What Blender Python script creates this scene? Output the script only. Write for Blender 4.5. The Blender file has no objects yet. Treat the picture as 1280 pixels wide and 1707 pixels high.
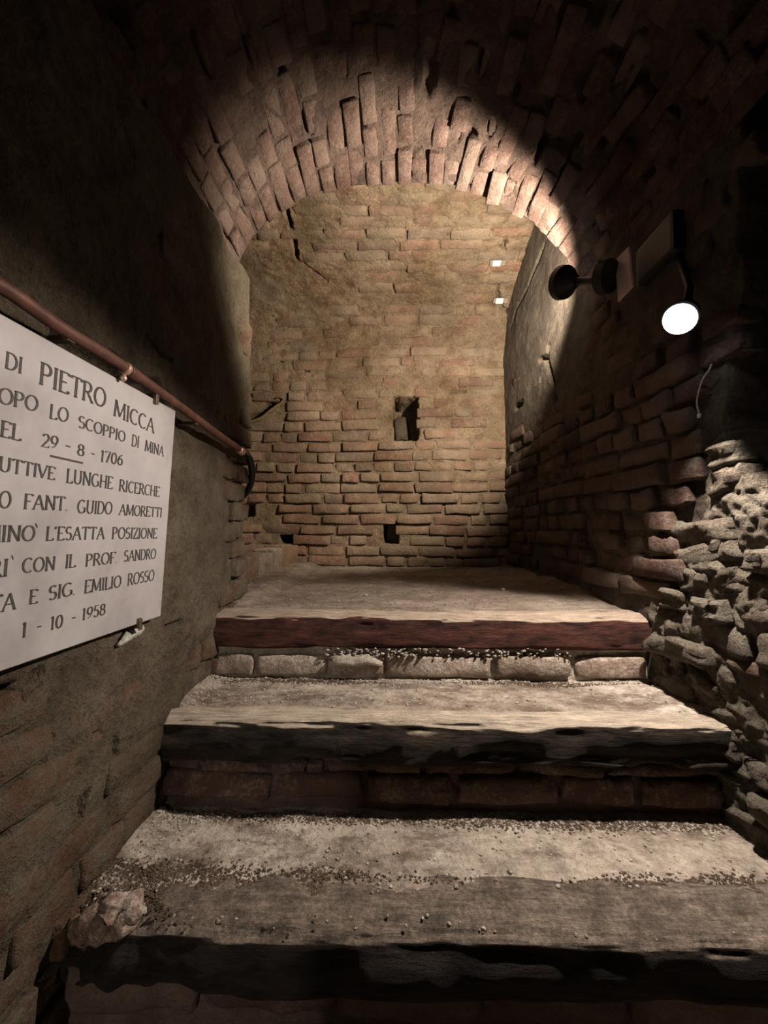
import bpy, math, random
import numpy as np
from mathutils import Vector, Matrix

# ------------------------------------------------------------------ camera, world, light, exposure
H = 1.62                       # camera height above the lower tunnel floor; everything below is built around z = 0 and lifted at the end
sc = bpy.context.scene
COL = sc.collection
F, CX, CY = 700.0, 640.0, 853.5
cam_d = bpy.data.cameras.new('camera'); cam_d.sensor_width = 36; cam_d.sensor_fit = 'AUTO'
cam_d.lens = F / 1707 * 36; cam_d.clip_start = 0.02
cam = bpy.data.objects.new('camera', cam_d); COL.objects.link(cam); sc.camera = cam
cam.rotation_euler = (math.pi/2 + math.atan(37/F), 0, math.atan(22/F))
CM = cam.rotation_euler.to_matrix()

w = bpy.data.worlds.new('world'); sc.world = w; w.use_nodes = True
w.node_tree.nodes['Background'].inputs[0].default_value = (0.55, 0.42, 1.0, 1)
w.node_tree.nodes['Background'].inputs[1].default_value = 0.008
sc.view_settings.view_transform = 'Standard'; sc.view_settings.look = 'None'
sc.view_settings.gamma = 1; sc.view_settings.exposure = 0.0
try: sc.view_settings.use_curve_mapping = False
except Exception: pass

LAMP_A = Vector((0.583, 1.56, 0.935))      # spot in the far head, washes the end of the niche
LAMP_B = Vector((0.665, 1.005, 0.50))      # near head, washes the steps
LAMP_C = Vector((-0.50, -2.0, 0.05))     # lamp further back in the tunnel, behind the photographer
def spot(name, loc, aim, energy, size, blend, radius, color):
    d = bpy.data.lights.new(name, 'SPOT'); d.energy = energy; d.spot_size = math.radians(size)
    d.spot_blend = blend; d.shadow_soft_size = radius; d.color = color
    o = bpy.data.objects.new(name, d); COL.objects.link(o); o.location = loc
    o.rotation_euler = Vector(aim).to_track_quat('-Z', 'Y').to_euler()
    return o
spot('niche_spot_light', LAMP_A, (-0.55, 0.74, 0.38), 150, 143, 0.35, 0.02, (1.0, 0.85, 0.68))
spot('steps_spot_light', LAMP_B, (-0.45, -0.12, -0.85), 92, 121, 0.3, 0.018, (1.0, 0.865, 0.76))
spot('rear_tunnel_light', LAMP_C, (0.12, 1, -0.25), 42, 100, 0.5, 0.02, (1.0, 0.88, 0.76))

# ------------------------------------------------------------------ helpers
rng = random.Random(7)
def sm(a, b, x):
    t = np.clip((x-a)/(b-a), 0, 1); return t*t*(3-2*t)
def _h(i, j, k, s):
    n = (i.astype(np.int64)*374761393 + j.astype(np.int64)*668265263 + k.astype(np.int64)*2147483647 + s*144665) & 0xffffffff
    n = ((n ^ (n >> 13)) * 1274126177) & 0xffffffff
    n = ((n ^ (n >> 16)) * 2246822519) & 0xffffffff
    return ((n ^ (n >> 15)) & 0xffff) / 32767.5 - 1.0
def vnoise(x, y, z, s=0):
    x, y, z = np.broadcast_arrays(np.asarray(x, float), np.asarray(y, float), np.asarray(z, float))
    i, j, k = np.floor(x), np.floor(y), np.floor(z)
    fx, fy, fz = x-i, y-j, z-k
    fx, fy, fz = fx*fx*(3-2*fx), fy*fy*(3-2*fy), fz*fz*(3-2*fz)
    r = 0
    for a in (0, 1):
        for b in (0, 1):
            for c in (0, 1):
                r = r + _h(i+a, j+b, k+c, s)*(fx if a else 1-fx)*(fy if b else 1-fy)*(fz if c else 1-fz)
    return r
def fbm(x, y, z=0.0, sc_=1.0, octs=4, s=0):
    r = 0; a = 1.0; t = 0
    for o in range(octs):
        r = r + a*vnoise(np.asarray(x)*sc_, np.asarray(y)*sc_, np.asarray(z)*sc_, s+o*17); t += a
        a *= 0.5; sc_ *= 2.03
    return r/t
def px_dir(px, py): return CM @ Vector((px-CX, -(py-CY), -F))
def at_y(px, py, Y):
    d = px_dir(px, py); return d*(Y/d.y)
def at_x(px, py, X):
    d = px_dir(px, py); return d*(X/d.x)
def at_z(px, py, Z):
    d = px_dir(px, py); return d*(Z/d.z)

def link(o, parent=None):
    COL.objects.link(o)
    if parent is not None: o.parent = parent
    return o
def raw_mesh(name, verts, faces, mat, smooth=True, tint=None):
    me = bpy.data.meshes.new(name)
    v = np.asarray(verts, dtype=np.float32)
    if isinstance(faces, np.ndarray):
        n, k = faces.shape
        me.vertices.add(len(v)); me.vertices.foreach_set('co', v.ravel())
        me.loops.add(n*k); me.loops.foreach_set('vertex_index', faces.ravel().astype(np.int32))
        me.polygons.add(n); me.polygons.foreach_set('loop_start', np.arange(0, n*k, k, dtype=np.int32))
        me.polygons.foreach_set('loop_total', np.full(n, k, dtype=np.int32))
        me.update(calc_edges=True)
    else:
        me.from_pydata([tuple(p) for p in v.tolist()], [], faces)
    me.polygons.foreach_set('use_smooth', [smooth]*len(me.polygons))
    if tint is not None:
        at = me.attributes.new('tint', 'FLOAT', 'POINT'); at.data.foreach_set('value', np.asarray(tint, dtype=np.float32))
    me.materials.append(mat); me.update()
    return me
def mobj(name, me, parent=None, loc=None):
    o = bpy.data.objects.new(name, me)
    if loc is not None: o.location = loc
    return link(o, parent)
def tag(o, label=None, cat=None, group=None, kind=None):
    if label: o['label'] = label
    if cat: o['category'] = cat
    if group: o['group'] = group
    if kind: o['kind'] = kind
    return o
def empty(name, loc, label, cat, group=None, kind=None):
    o = bpy.data.objects.new(name, None); link(o); o.location = loc; o.empty_display_size = 0.05
    return tag(o, label, cat, group, kind)
def grid_faces(nu, nv, flip=False):
    i = np.arange(nu-1)[:, None]*nv + np.arange(nv-1)[None, :]
    i = i.ravel()
    f = np.stack([i, i+nv, i+nv+1, i+1], 1)
    return f[:, ::-1].copy() if flip else f
def tube(pts, radii, seg=12, cap=True):
    pts = [Vector(p) for p in pts]; V = []; Fc = []
    if not hasattr(radii, '__len__'): radii = [radii]*len(pts)
    up = None
    for i, p in enumerate(pts):
        t = (pts[min(i+1, len(pts)-1)] - pts[max(i-1, 0)]).normalized()
        if up is None: up = t.orthogonal().normalized()
        up = (up - t*up.dot(t)).normalized(); sd = t.cross(up)
        for k in range(seg):
            a = 2*math.pi*k/seg
            V.append(p + (up*math.cos(a) + sd*math.sin(a))*radii[i])
    for i in range(len(pts)-1):
        for k in range(seg):
            a = i*seg+k; b = i*seg+(k+1) % seg
            Fc.append((a, b, b+seg, a+seg))
    if cap:
        Fc.append(tuple(range(seg))[::-1]); Fc.append(tuple(range((len(pts)-1)*seg, len(pts)*seg)))
    return V, Fc
def boxvf(x0, x1, y0, y1, z0, z1, b=0.0):
    """box with chamfered edges (b) as verts and faces"""
    import bmesh
    bm = bmesh.new(); bmesh.ops.create_cube(bm, size=1)
    for v in bm.verts:
        v.co = Vector((x0 if v.co.x < 0 else x1, y0 if v.co.y < 0 else y1, z0 if v.co.z < 0 else z1))
    if b > 0: bmesh.ops.bevel(bm, geom=bm.edges[:], offset=b, segments=2, affect='EDGES', profile=0.6)
    V = [v.co.copy() for v in bm.verts]; bm.verts.index_update()
    Fc = [tuple(v.index for v in f.verts) for f in bm.faces]; bm.free()
    return V, Fc

# ------------------------------------------------------------------ materials
def nodes(name, rough=0.95, spec=0.2):
    m = bpy.data.materials.new(name); m.use_nodes = True; nt = m.node_tree
    b = nt.nodes['Principled BSDF']; b.inputs['Roughness'].default_value = rough
    b.inputs['Specular IOR Level'].default_value = spec
    return m, nt, b
def N(nt, typ, **kw):
    n = nt.nodes.new(typ)
    for k, v in kw.items(): setattr(n, k, v)
    return n
def noise(nt, vec, scale, detail=4, rough=0.6, off=(0, 0, 0), stretch=(1, 1, 1)):
    mp = N(nt, 'ShaderNodeMapping'); mp.inputs['Location'].default_value = off; mp.inputs['Scale'].default_value = stretch
    nt.links.new(vec, mp.inputs['Vector'])
    n = N(nt, 'ShaderNodeTexNoise'); n.inputs['Scale'].default_value = scale; n.inputs['Detail'].default_value = detail
    n.inputs['Roughness'].default_value = rough
    nt.links.new(mp.outputs[0], n.inputs['Vector']); return n.outputs['Fac']
def ramp(nt, fac, stops, interp='LINEAR'):
    r = N(nt, 'ShaderNodeValToRGB'); r.color_ramp.interpolation = interp
    el = r.color_ramp.elements
    while len(el) < len(stops): el.new(0.5)
    for e, (p, c) in zip(el, stops): e.position = p; e.color = (c[0], c[1], c[2], 1) if hasattr(c, '__len__') else (c, c, c, 1)
    nt.links.new(fac, r.inputs[0]); return r.outputs[0]
def mixc(nt, fac, a, b, mode='MIX'):
    m = N(nt, 'ShaderNodeMix', data_type='RGBA', blend_type=mode)
    for val, i in ((fac, 0), (a, 6), (b, 7)):
        if isinstance(val, (int, float)): m.inputs[i].default_value = val
        elif isinstance(val, tuple): m.inputs[i].default_value = (*val, 1)
        else: nt.links.new(val, m.inputs[i])
    return m.outputs[2]
def mth(nt, op, a, b=None):
    m = N(nt, 'ShaderNodeMath', operation=op)
    for i, v in enumerate((a, b)):
        if v is None: continue
        if isinstance(v, (int, float)): m.inputs[i].default_value = v
        else: nt.links.new(v, m.inputs[i])
    return m.outputs[0]
def bump(nt, bsdf, layers):
    last = None
    for h, dist, st in layers:
        b = N(nt, 'ShaderNodeBump'); b.inputs['Strength'].default_value = st; b.inputs['Distance'].default_value = dist
        nt.links.new(h, b.inputs['Height'])
        if last is not None: nt.links.new(last, b.inputs['Normal'])
        last = b.outputs[0]
    nt.links.new(last, bsdf.inputs['Normal'])
def masonry(name, stops, dust, dust_lo, dust_hi, stain=(0.35, 0.30, 0.27), stain_amt=0.6, moss=None, pits=0.004, speck=None, alb=1.0, relief=0.018, streak=None):
    """per-piece colour (stops) under a coat of dust/mortar that runs over pieces and joints alike"""
    m, nt, b = nodes(name)
    geo = N(nt, 'ShaderNodeNewGeometry').outputs['Position']
    oi = N(nt, 'ShaderNodeObjectInfo').outputs['Random']
    at = N(nt, 'ShaderNodeAttribute', attribute_name='tint').outputs['Fac']
    r = mth(nt, 'FRACT', mth(nt, 'ADD', oi, at))
    n_big = noise(nt, geo, 2.3, 3, 0.55, (3, 1, 7))
    n_mid = noise(nt, geo, 13, 6, 0.68, (1, 5, 2))
    n_fine = noise(nt, geo, 90, 5, 0.7, (9, 2, 4))
    n_sp = noise(nt, geo, 260, 2, 0.6)
    base = ramp(nt, r, stops)
    base = mixc(nt, 0.55, base, ramp(nt, n_mid, [(0.3, (0.35,)*3), (0.7, (1.0,)*3)]), 'MULTIPLY')
    df = mth(nt, 'ADD', mth(nt, 'MULTIPLY', n_mid, 0.55), mth(nt, 'MULTIPLY', n_fine, 0.45))
    dmask = ramp(nt, df, [(dust_lo, 0.0), (dust_hi, 1.0)])
    dcol = mixc(nt, n_fine, tuple(c*0.62 for c in dust), tuple(min(1, c*1.3) for c in dust))
    col = mixc(nt, dmask, base, dcol)
    if moss:
        mm = ramp(nt, noise(nt, geo, 3.1, 4, 0.6, (4, 4, 9)), [(0.42, 0.0), (0.68, moss[1])])
        col = mixc(nt, mm, col, moss[0])
    sm_ = ramp(nt, n_big, [(0.35, 1.0), (0.62, 0.0)])
    col = mixc(nt, mth(nt, 'MULTIPLY', sm_, stain_amt), col, mixc(nt, 1.0, col, stain, 'MULTIPLY'))
    if speck:
        sp = ramp(nt, n_sp, [(0.66, 0.0), (0.72, 0.6)]); col = mixc(nt, sp, col, speck)
    if streak:
        sn = noise(nt, geo, 7, 7, 0.7, (2, 2, 2), (0.45, 1, 1)); s2 = noise(nt, geo, 38, 5, 0.7, (2, 7, 2), (0.5, 1, 1))
        sf = mth(nt, 'ADD', mth(nt, 'MULTIPLY', sn, 0.65), mth(nt, 'MULTIPLY', s2, 0.35))
        col = mixc(nt, ramp(nt, sf, [(streak[1], streak[3]), (streak[2], 0.0)]), col, streak[0])
    if alb != 1.0: col = mixc(nt, 1.0, col, (alb, alb, alb), 'MULTIPLY')
    nt.links.new(col, b.inputs['Base Color'])
    vor = N(nt, 'ShaderNodeTexVoronoi'); vor.inputs['Scale'].default_value = 55; nt.links.new(geo, vor.inputs['Vector'])
    bump(nt, b, [(n_mid, relief, 0.9), (n_fine, pits*1.6, 1.0), (vor.outputs['Distance'], 0.004, 0.5), (n_sp, 0.002, 1.0)])
    return m
PINK = [(0.0, (0.10, 0.055, 0.04)), (0.25, (0.30, 0.16, 0.115)), (0.5, (0.36, 0.215, 0.155)), (0.75, (0.42, 0.29, 0.20)), (1.0, (0.24, 0.185, 0.145))]
M_back_brick = masonry('back_wall_brick', [(0.0, (0.24, 0.15, 0.11)), (0.25, (0.36, 0.205, 0.145)), (0.5, (0.38, 0.26, 0.185)), (0.75, (0.38, 0.285, 0.20)), (1.0, (0.30, 0.225, 0.17))],
                       (0.38, 0.29, 0.205), 0.49, 0.66, stain=(0.55, 0.50, 0.42), stain_amt=0.8, moss=((0.19, 0.165, 0.11), 0.55), alb=0.8)
M_back_mortar = masonry('back_wall_mortar', [(0, (0.27, 0.16, 0.10)), (1, (0.29, 0.18, 0.115))], (0.39, 0.31, 0.21), 0.40, 0.60,
                        stain=(0.55, 0.50, 0.40), stain_amt=0.8, moss=((0.20, 0.175, 0.115), 0.5), alb=0.75, relief=0.035)
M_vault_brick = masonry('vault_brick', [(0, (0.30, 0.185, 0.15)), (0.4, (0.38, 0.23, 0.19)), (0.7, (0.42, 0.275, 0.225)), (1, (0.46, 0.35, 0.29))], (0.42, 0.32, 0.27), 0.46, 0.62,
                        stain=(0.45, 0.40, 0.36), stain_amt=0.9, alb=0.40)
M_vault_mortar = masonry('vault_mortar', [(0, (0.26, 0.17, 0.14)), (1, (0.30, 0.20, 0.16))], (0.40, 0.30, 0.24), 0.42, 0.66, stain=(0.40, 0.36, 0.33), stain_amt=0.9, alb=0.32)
M_left_brick = masonry('left_wall_brick', [(0, (0.20, 0.09, 0.055)), (0.4, (0.26, 0.125, 0.075)), (0.7, (0.30, 0.17, 0.10)), (1, (0.22, 0.15, 0.10))], (0.24, 0.21, 0.15), 0.42, 0.58,
                       moss=((0.125, 0.12, 0.075), 0.4), speck=(0.45, 0.42, 0.34), alb=0.52)
M_left_mortar = masonry('left_wall_mortar', [(0, (0.20, 0.145, 0.10)), (1, (0.24, 0.175, 0.12))], (0.28, 0.24, 0.17), 0.40, 0.62,
                        moss=((0.135, 0.128, 0.08), 0.4), speck=(0.48, 0.44, 0.36), alb=0.48, relief=0.03)
M_right_brick = masonry('right_wall_brick', PINK, (0.30, 0.26, 0.24), 0.44, 0.62, alb=0.45)
M_right_mortar = masonry('right_wall_mortar', [(0, (0.16, 0.13, 0.11)), (1, (0.20, 0.16, 0.13))], (0.27, 0.235, 0.16), 0.44, 0.66, alb=0.5)
M_rubble = masonry('rubble_stone', [(0, (0.22, 0.155, 0.115)), (0.4, (0.34, 0.28, 0.21)), (0.7, (0.38, 0.33, 0.26)), (1, (0.30, 0.19, 0.135))], (0.44, 0.40, 0.32), 0.44, 0.62, pits=0.010, stain_amt=0.4, alb=0.5, relief=0.035)
M_tread = masonry('dusty_cement_tread', [(0, (0.42, 0.36, 0.30)), (1, (0.46, 0.40, 0.33))], (0.56, 0.50, 0.42), 0.40, 0.60, stain=(0.50, 0.46, 0.42), stain_amt=0.75, pits=0.002, speck=(0.2, 0.17, 0.14), streak=((0.10, 0.07, 0.05), 0.42, 0.53, 0.8))
M_floor = masonry('dusty_earth_floor', [(0, (0.36, 0.30, 0.24)), (1, (0.40, 0.33, 0.27))], (0.46, 0.40, 0.33), 0.40, 0.62, stain=(0.55, 0.5, 0.45), stain_amt=0.6, pits=0.003, speck=(0.2, 0.16, 0.13), alb=0.85, streak=((0.15, 0.11, 0.08), 0.42, 0.56, 0.7))
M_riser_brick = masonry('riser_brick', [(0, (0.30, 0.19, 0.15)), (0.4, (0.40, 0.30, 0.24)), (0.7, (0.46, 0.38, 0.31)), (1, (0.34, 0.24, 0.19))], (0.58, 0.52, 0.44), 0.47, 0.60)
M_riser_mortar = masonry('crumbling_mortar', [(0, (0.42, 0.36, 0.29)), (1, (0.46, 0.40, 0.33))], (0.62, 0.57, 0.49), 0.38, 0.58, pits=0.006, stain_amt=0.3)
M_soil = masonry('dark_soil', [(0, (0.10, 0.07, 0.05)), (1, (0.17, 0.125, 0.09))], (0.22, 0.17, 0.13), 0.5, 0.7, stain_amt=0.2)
M_riser_shaded = masonry('shaded_riser_brick', [(0, (0.15, 0.085, 0.07)), (1, (0.22, 0.15, 0.12))], (0.34, 0.28, 0.23), 0.50, 0.64)  # riser brick copy with the middle riser's shade put into its colour
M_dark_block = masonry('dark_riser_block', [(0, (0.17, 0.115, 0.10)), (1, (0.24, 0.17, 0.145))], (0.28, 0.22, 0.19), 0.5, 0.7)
M_pale_plaster = masonry('pale_plaster', [(0, (0.50, 0.50, 0.43)), (1, (0.50, 0.50, 0.43))], (0.58, 0.58, 0.50), 0.4, 0.6, stain_amt=0.2)
M_pebble = masonry('pebble_stone', [(0, (0.45, 0.40, 0.33)), (0.5, (0.62, 0.58, 0.50)), (1, (0.34, 0.27, 0.2))], (0.6, 0.56, 0.5), 0.5, 0.7, stain_amt=0.0)

def timber(name, front, front2, top, cut, mott=0.2):
    m, nt, b = nodes(name, 0.85, 0.25)
    geo = N(nt, 'ShaderNodeNewGeometry')
    tc = geo.outputs['Position']
    g1 = noise(nt, tc, 34, 7, 0.75, (0, 0, 0), (0.26, 1, 1))
    g2 = noise(nt, tc, 120, 5, 0.7, (5, 0, 0), (0.10, 1, 1))
    blot = noise(nt, tc, 9, 5, 0.65, (2, 8, 1), (0.6, 1, 1))
    col = mixc(nt, ramp(nt, g1, [(0.38, 0.0), (0.62, 1.0)]), front, front2)
    wz = N(nt, 'ShaderNodeSeparateXYZ'); nt.links.new(geo.outputs['Normal'], wz.inputs[0])
    up = mth(nt, 'ADD', wz.outputs[2], mth(nt, 'MULTIPLY', mth(nt, 'SUBTRACT', blot, 0.5), 0.9))
    tm = ramp(nt, up, [(cut, 0.0), (cut+0.16, 1.0)])
    tcol = mixc(nt, ramp(nt, g2, [(0.35, 0.0), (0.65, 1.0)]), tuple(c*0.5 for c in top), top)
    iso = noise(nt, tc, 20, 6, 0.7, (3, 3, 3)); isof = noise(nt, tc, 110, 4, 0.7, (3, 3, 3))
    tcol = mixc(nt, mth(nt, 'MULTIPLY', ramp(nt, iso, [(0.40, 1.0), (0.58, 0.0)]), mott), tcol, tuple(c*0.28 for c in top))
    tcol = mixc(nt, mott, tcol, ramp(nt, isof, [(0.35, (0.35,)*3), (0.65, (1.0,)*3)]), 'MULTIPLY')
    col = mixc(nt, tm, col, tcol)
    nt.links.new(col, b.inputs['Base Color'])
    bump(nt, b, [(g1, 0.018, 1.0), (g2, 0.006, 1.0), (isof, 0.003, mott)])
    return m
M_beam_red = timber('red_brown_timber', (0.018, 0.008, 0.006), (0.115, 0.042, 0.030), (0.66, 0.53, 0.41), 0.55)
M_beam_black = timber('black_worn_timber', (0.012, 0.009, 0.007), (0.075, 0.058, 0.042), (0.80, 0.68, 0.54), 0.45)
M_beam_low = timber('lower_worn_timber', (0.012, 0.009, 0.008), (0.05, 0.038, 0.032), (0.42, 0.34, 0.27), 0.50, 0.75)

def plain(name, col, rough=0.5, metal=0.0, nscale=60, amt=0.25, bdist=0.0005, spec=0.4):
    m, nt, b = nodes(name, rough, spec); b.inputs['Metallic'].default_value = metal
    geo = N(nt, 'ShaderNodeNewGeometry').outputs['Position']
    n = noise(nt, geo, nscale, 4, 0.6)
    c = mixc(nt, ramp(nt, n, [(0.3, 0.0), (0.7, 1.0)]), tuple(x*(1-amt) for x in col), tuple(min(1, x*(1+amt)) for x in col))
    nt.links.new(c, b.inputs['Base Color']); bump(nt, b, [(n, bdist, 0.6)])
    return m
def marble():
    m, nt, b = nodes('white_marble', 0.35, 0.4)
    geo = N(nt, 'ShaderNodeNewGeometry').outputs['Position']
    n1 = noise(nt, geo, 5, 7, 0.62, (1, 2, 3)); n2 = noise(nt, geo, 30, 4, 0.6)
    c = ramp(nt, n1, [(0.35, (0.29, 0.27, 0.27)), (0.5, (0.37, 0.35, 0.35)), (0.7, (0.42, 0.40, 0.40))])
    c = mixc(nt, 0.3, c, ramp(nt, n2, [(0.3, (0.7,)*3), (0.7, (1.0,)*3)]), 'MULTIPLY')
    nt.links.new(c, b.inputs['Base Color']); bump(nt, b, [(n2, 0.0004, 0.4)])
    return m
M_marble = marble()
M_ink = plain('engraved_dark_paint', (0.045, 0.038, 0.034), 0.7, amt=0.6, nscale=300)
M_copper = plain('copper_pipe_metal', (0.105, 0.046, 0.033), 0.55, 0.25, nscale=35, amt=0.4, bdist=0.001)
M_joint = plain('bright_solder', (0.55, 0.36, 0.28), 0.4, 0.6, nscale=90)
M_hose = plain('black_rubber', (0.012, 0.012, 0.013), 0.35, nscale=80)
M_clip = plain('aged_brass', (0.16, 0.125, 0.09), 0.45, 0.7, nscale=200, amt=0.3)
M_blackplastic = plain('black_plastic', (0.012, 0.011, 0.013), 0.45, nscale=120)
M_housing = plain('dark_grey_enamel', (0.014, 0.012, 0.015), 0.5, nscale=60)
M_plate = plain('bounce_tinted_plate', (0.68, 0.52, 0.50), 0.5, nscale=30, amt=0.12)  # pinkish bounced light put into the plate's colour
M_disc = plain('grey_enamel_disc', (0.42, 0.38, 0.40), 0.45, nscale=40)
M_gauge = plain('frosted_gauge_plastic', (0.22, 0.20, 0.17), 0.3, nscale=60)
M_gaugew = plain('white_gauge_card', (0.58, 0.58, 0.55), 0.5, nscale=60, amt=0.05)
M_wire = plain('grey_wire', (0.35, 0.33, 0.33), 0.4, nscale=200)
M_glow, _nt, _b = nodes('lit_lamp_glass', 0.3)
_b.inputs['Emission Color'].default_value = (1.0, 0.97, 0.93, 1); _b.inputs['Emission Strength'].default_value = 22.0
_b.inputs['Base Color'].default_value = (0.9, 0.9, 0.9, 1)

# ------------------------------------------------------------------ wall surfaces: pos(u, v) -> x, y, z arrays
def XL(z): return -0.604 + 0.004*np.minimum(np.asarray(z, float), 0.30)
def XR(y): return 0.722 + (2.8-np.asarray(y, float))*0.052
YB = 2.80
VCX, VHW, VZ0, VRISE = 0.065, 0.715, 0.98, 0.50
class Surf:
    def __init__(s, fn, wave, sign=1, seed=0): s.fn, s.wave, s.sign, s.seed = fn, wave, sign, seed
    def frame(s, u, v):
        u = np.asarray(u, float); v = np.asarray(v, float); e = 1e-3
        p = np.stack(np.broadcast_arrays(*s.fn(u, v)), -1)
        du = (np.stack(np.broadcast_arrays(*s.fn(u+e, v)), -1)-p)/e; dv = (np.stack(np.broadcast_arrays(*s.fn(u, v+e)), -1)-p)/e
        n = np.cross(du, dv)*s.sign; n /= np.linalg.norm(n, axis=-1, keepdims=True)+1e-12
        wv = s.wave(u, v)
        return p + n*np.asarray(wv)[..., None], du, dv, n
    def grid(s, u0, u1, v0, v1, res, disp, name, mat):
        nu = int((u1-u0)/res)+2; nv = int((v1-v0)/res)+2
        U, V = np.meshgrid(np.linspace(u0, u1, nu), np.linspace(v0, v1, nv), indexing='ij')
        p, du, dv, n = s.frame(U, V)
        p = p + n*disp(U, V)[..., None]
        return raw_mesh(name, p.reshape(-1, 3), grid_faces(nu, nv, s.sign < 0), mat, True)

# pieces: irregular rounded brick faces; local x = length 1, y = height 1, z = out (front near 0, back at -1 * depth)
def piece(seed, nx, ny, wob, rnd, rough, mat, L=0.23, Hh=0.058, D=0.06, chip=0.0):
    r = random.Random(seed); ox = seed*3.7
    xs = np.concatenate([[-L/2], np.linspace(-L/2+rnd, L/2-rnd, nx-2), [L/2]]); ys = np.concatenate([[-Hh/2], np.linspace(-Hh/2+rnd, Hh/2-rnd, ny-2), [Hh/2]])
    if nx > 4: xs[2:-2] += np.array([r.uniform(-0.012, 0.012) for _ in range(nx-4)])
    X, Y = np.meshgrid(xs, ys, indexing='ij')
    # corner rounding in plan
    ex = np.clip((np.abs(X)-(L/2-rnd))/rnd, 0, 1); ey = np.clip((np.abs(Y)-(Hh/2-rnd))/rnd, 0, 1)
    Z = -rnd*0.8*np.clip(np.sqrt(ex**2+ey**2), 0, 1.25)
    X = X*(1-0.02*ey) ; Y = Y*(1-0.04*ex)
    X = X + wob*vnoise(X*25+ox, Y*40, 0.3, seed); Y = Y + wob*0.8*vnoise(X*22+ox+40, Y*40, 1.3, seed)
    Z = Z + rough*fbm(X*30+ox, Y*45, 2.2, 1.0, 3, seed)
    if chip and r.random() < chip:
        sx, sy = r.choice((-1, 1)), r.choice((-1, 1))
        d = np.hypot((X-sx*L/2)/0.05, (Y-sy*Hh/2)/0.03)
        Z = Z - 0.018*np.clip(1-d, 0, 1)
    front = np.stack([X, Y, Z], -1).reshape(-1, 3)
    ring = [i*ny for i in range(nx)] + [(nx-1)*ny+j for j in range(1, ny)] + [i*ny+ny-1 for i in range(nx-2, -1, -1)] + [j for j in range(ny-2, 0, -1)]
    back = front[ring].copy(); back[:, 2] = -D
    V = np.concatenate([front, back]); n0 = len(front); k = len(ring)
    Fs = [tuple(int(a) for a in q) for q in grid_faces(nx, ny)]
    for i in range(k):
        a, b = ring[i], ring[(i+1) % k]
        Fs.append((b, a, n0+i, n0+(i+1) % k))
    return V, Fs
class Kit:
    def __init__(s, tagname, mat, seed, n=8, **kw):
        s.mat = mat; s.vars = {}
        for kind, L in (('s', 0.23), ('h', 0.112)):
            s.vars[kind] = []
            for i in range(n):
                V, Fs = piece(seed+i*13+(500 if kind == 'h' else 0), kw.get('nx', 5 if kind == 's' else 4), kw.get('ny', 4), kw.get('wob', 0.004), kw.get('rnd', 0.005), kw.get('rough', 0.004), mat, L=L, chip=kw.get('chip', 0.35))
                s.vars[kind].append((raw_mesh(tagname, V, Fs, mat), V, Fs, L))
def place_bricks(parent, surf, specs, kit, part='brick', limit=300, sizefn=None):
    """specs: (u, v, length, height, proud, rot). Largest in view first: own objects up to the limit, the rest one joined part."""
    if not specs: return
    U = np.array([a[0] for a in specs]); V = np.array([a[1] for a in specs])
    p, du, dv, n = surf.frame(U, V)
    out = []
    for i, (u, v, L, hh, pr, rot) in enumerate(specs):
        P = Vector(p[i]) + Vector(n[i])*pr
        a = Vector(du[i]).normalized(); c = Vector(n[i]); b = c.cross(a)*(1)
        R = Matrix((a, b, c)).transposed()
        if rot: R = R @ Matrix.Rotation(rot, 3, 'Z')
        R = R @ Matrix.Rotation(rng.gauss(0, 0.03), 3, 'X') @ Matrix.Rotation(rng.gauss(0, 0.025), 3, 'Y')
        kk = 's' if L > 0.16 else 'h'
        me, mv, mf, L0 = rng.choice(kit.vars[kk])
        M = R.to_4x4() @ Matrix.Diagonal((L/L0, hh/0.058, 1.0, 1)); M.translation = P
        dd = P.length; proj = L*hh/(dd*dd)
        q = CM.transposed() @ P
        vis = 0
        if q.z < -0.05:
            x = -q.x/q.z*F+CX; y = CY+q.y/q.z*F
            y = CY - (q.y/-q.z)*F; x = CX + (q.x/-q.z)*F
            if -60 < x < 1340 and -60 < y < 1767: vis = proj*abs(P.normalized().dot(Vector(n[i])))
        out.append((vis, M, me, mv, mf))
    out.sort(key=lambda t: -t[0])
    for vis, M, me, mv, mf in out[:limit]:
        o = bpy.data.objects.new(part, me); COL.objects.link(o); o.parent = parent; o.matrix_local = M
    rest = out[limit:]
    if rest:
        VV = []; FF = []; T = []; off = 0
        for vis, M, me, mv, mf in rest:
            A = np.array(M); VV.append(mv @ A[:3, :3].T + A[:3, 3]); T += [rng.random()]*len(mv)
            FF += [tuple(i+off for i in f) for f in mf]; off += len(mv)
        o = mobj(part, raw_mesh(part, np.concatenate(VV), FF, kit.mat, True, T), parent); o['kind'] = 'stuff'
def courses(u0, u1, v0, v1, keep, pitch=0.070, hh=0.060, joint=0.012, proud=lambda u, v: rng.gauss(0.0, 0.003), hdr=0.4, seed=1, sag=0.006):
    r = random.Random(seed); out = []; k = 0
    v = v0
    while v < v1:
        u = u0 - r.random()*0.2
        mode = r.random() < hdr
        while u < u1:
            L = (0.115 if (r.random() < (0.75 if mode else 0.2)) else 0.232)*r.uniform(0.92, 1.06)
            j = joint*r.uniform(0.6, 1.7)
            uc = u+L/2
            vc = v + sag*math.sin(uc*2.1+v*3+seed) + sag*0.5*math.sin(uc*5.3+seed*2)
            if keep(uc, vc, L): out.append((uc, vc, L, hh*r.uniform(0.92, 1.06), proud(uc, vc), r.gauss(0, 0.012)))
            u += L+j
        v += pitch*r.uniform(0.96, 1.04)
    return out
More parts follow.
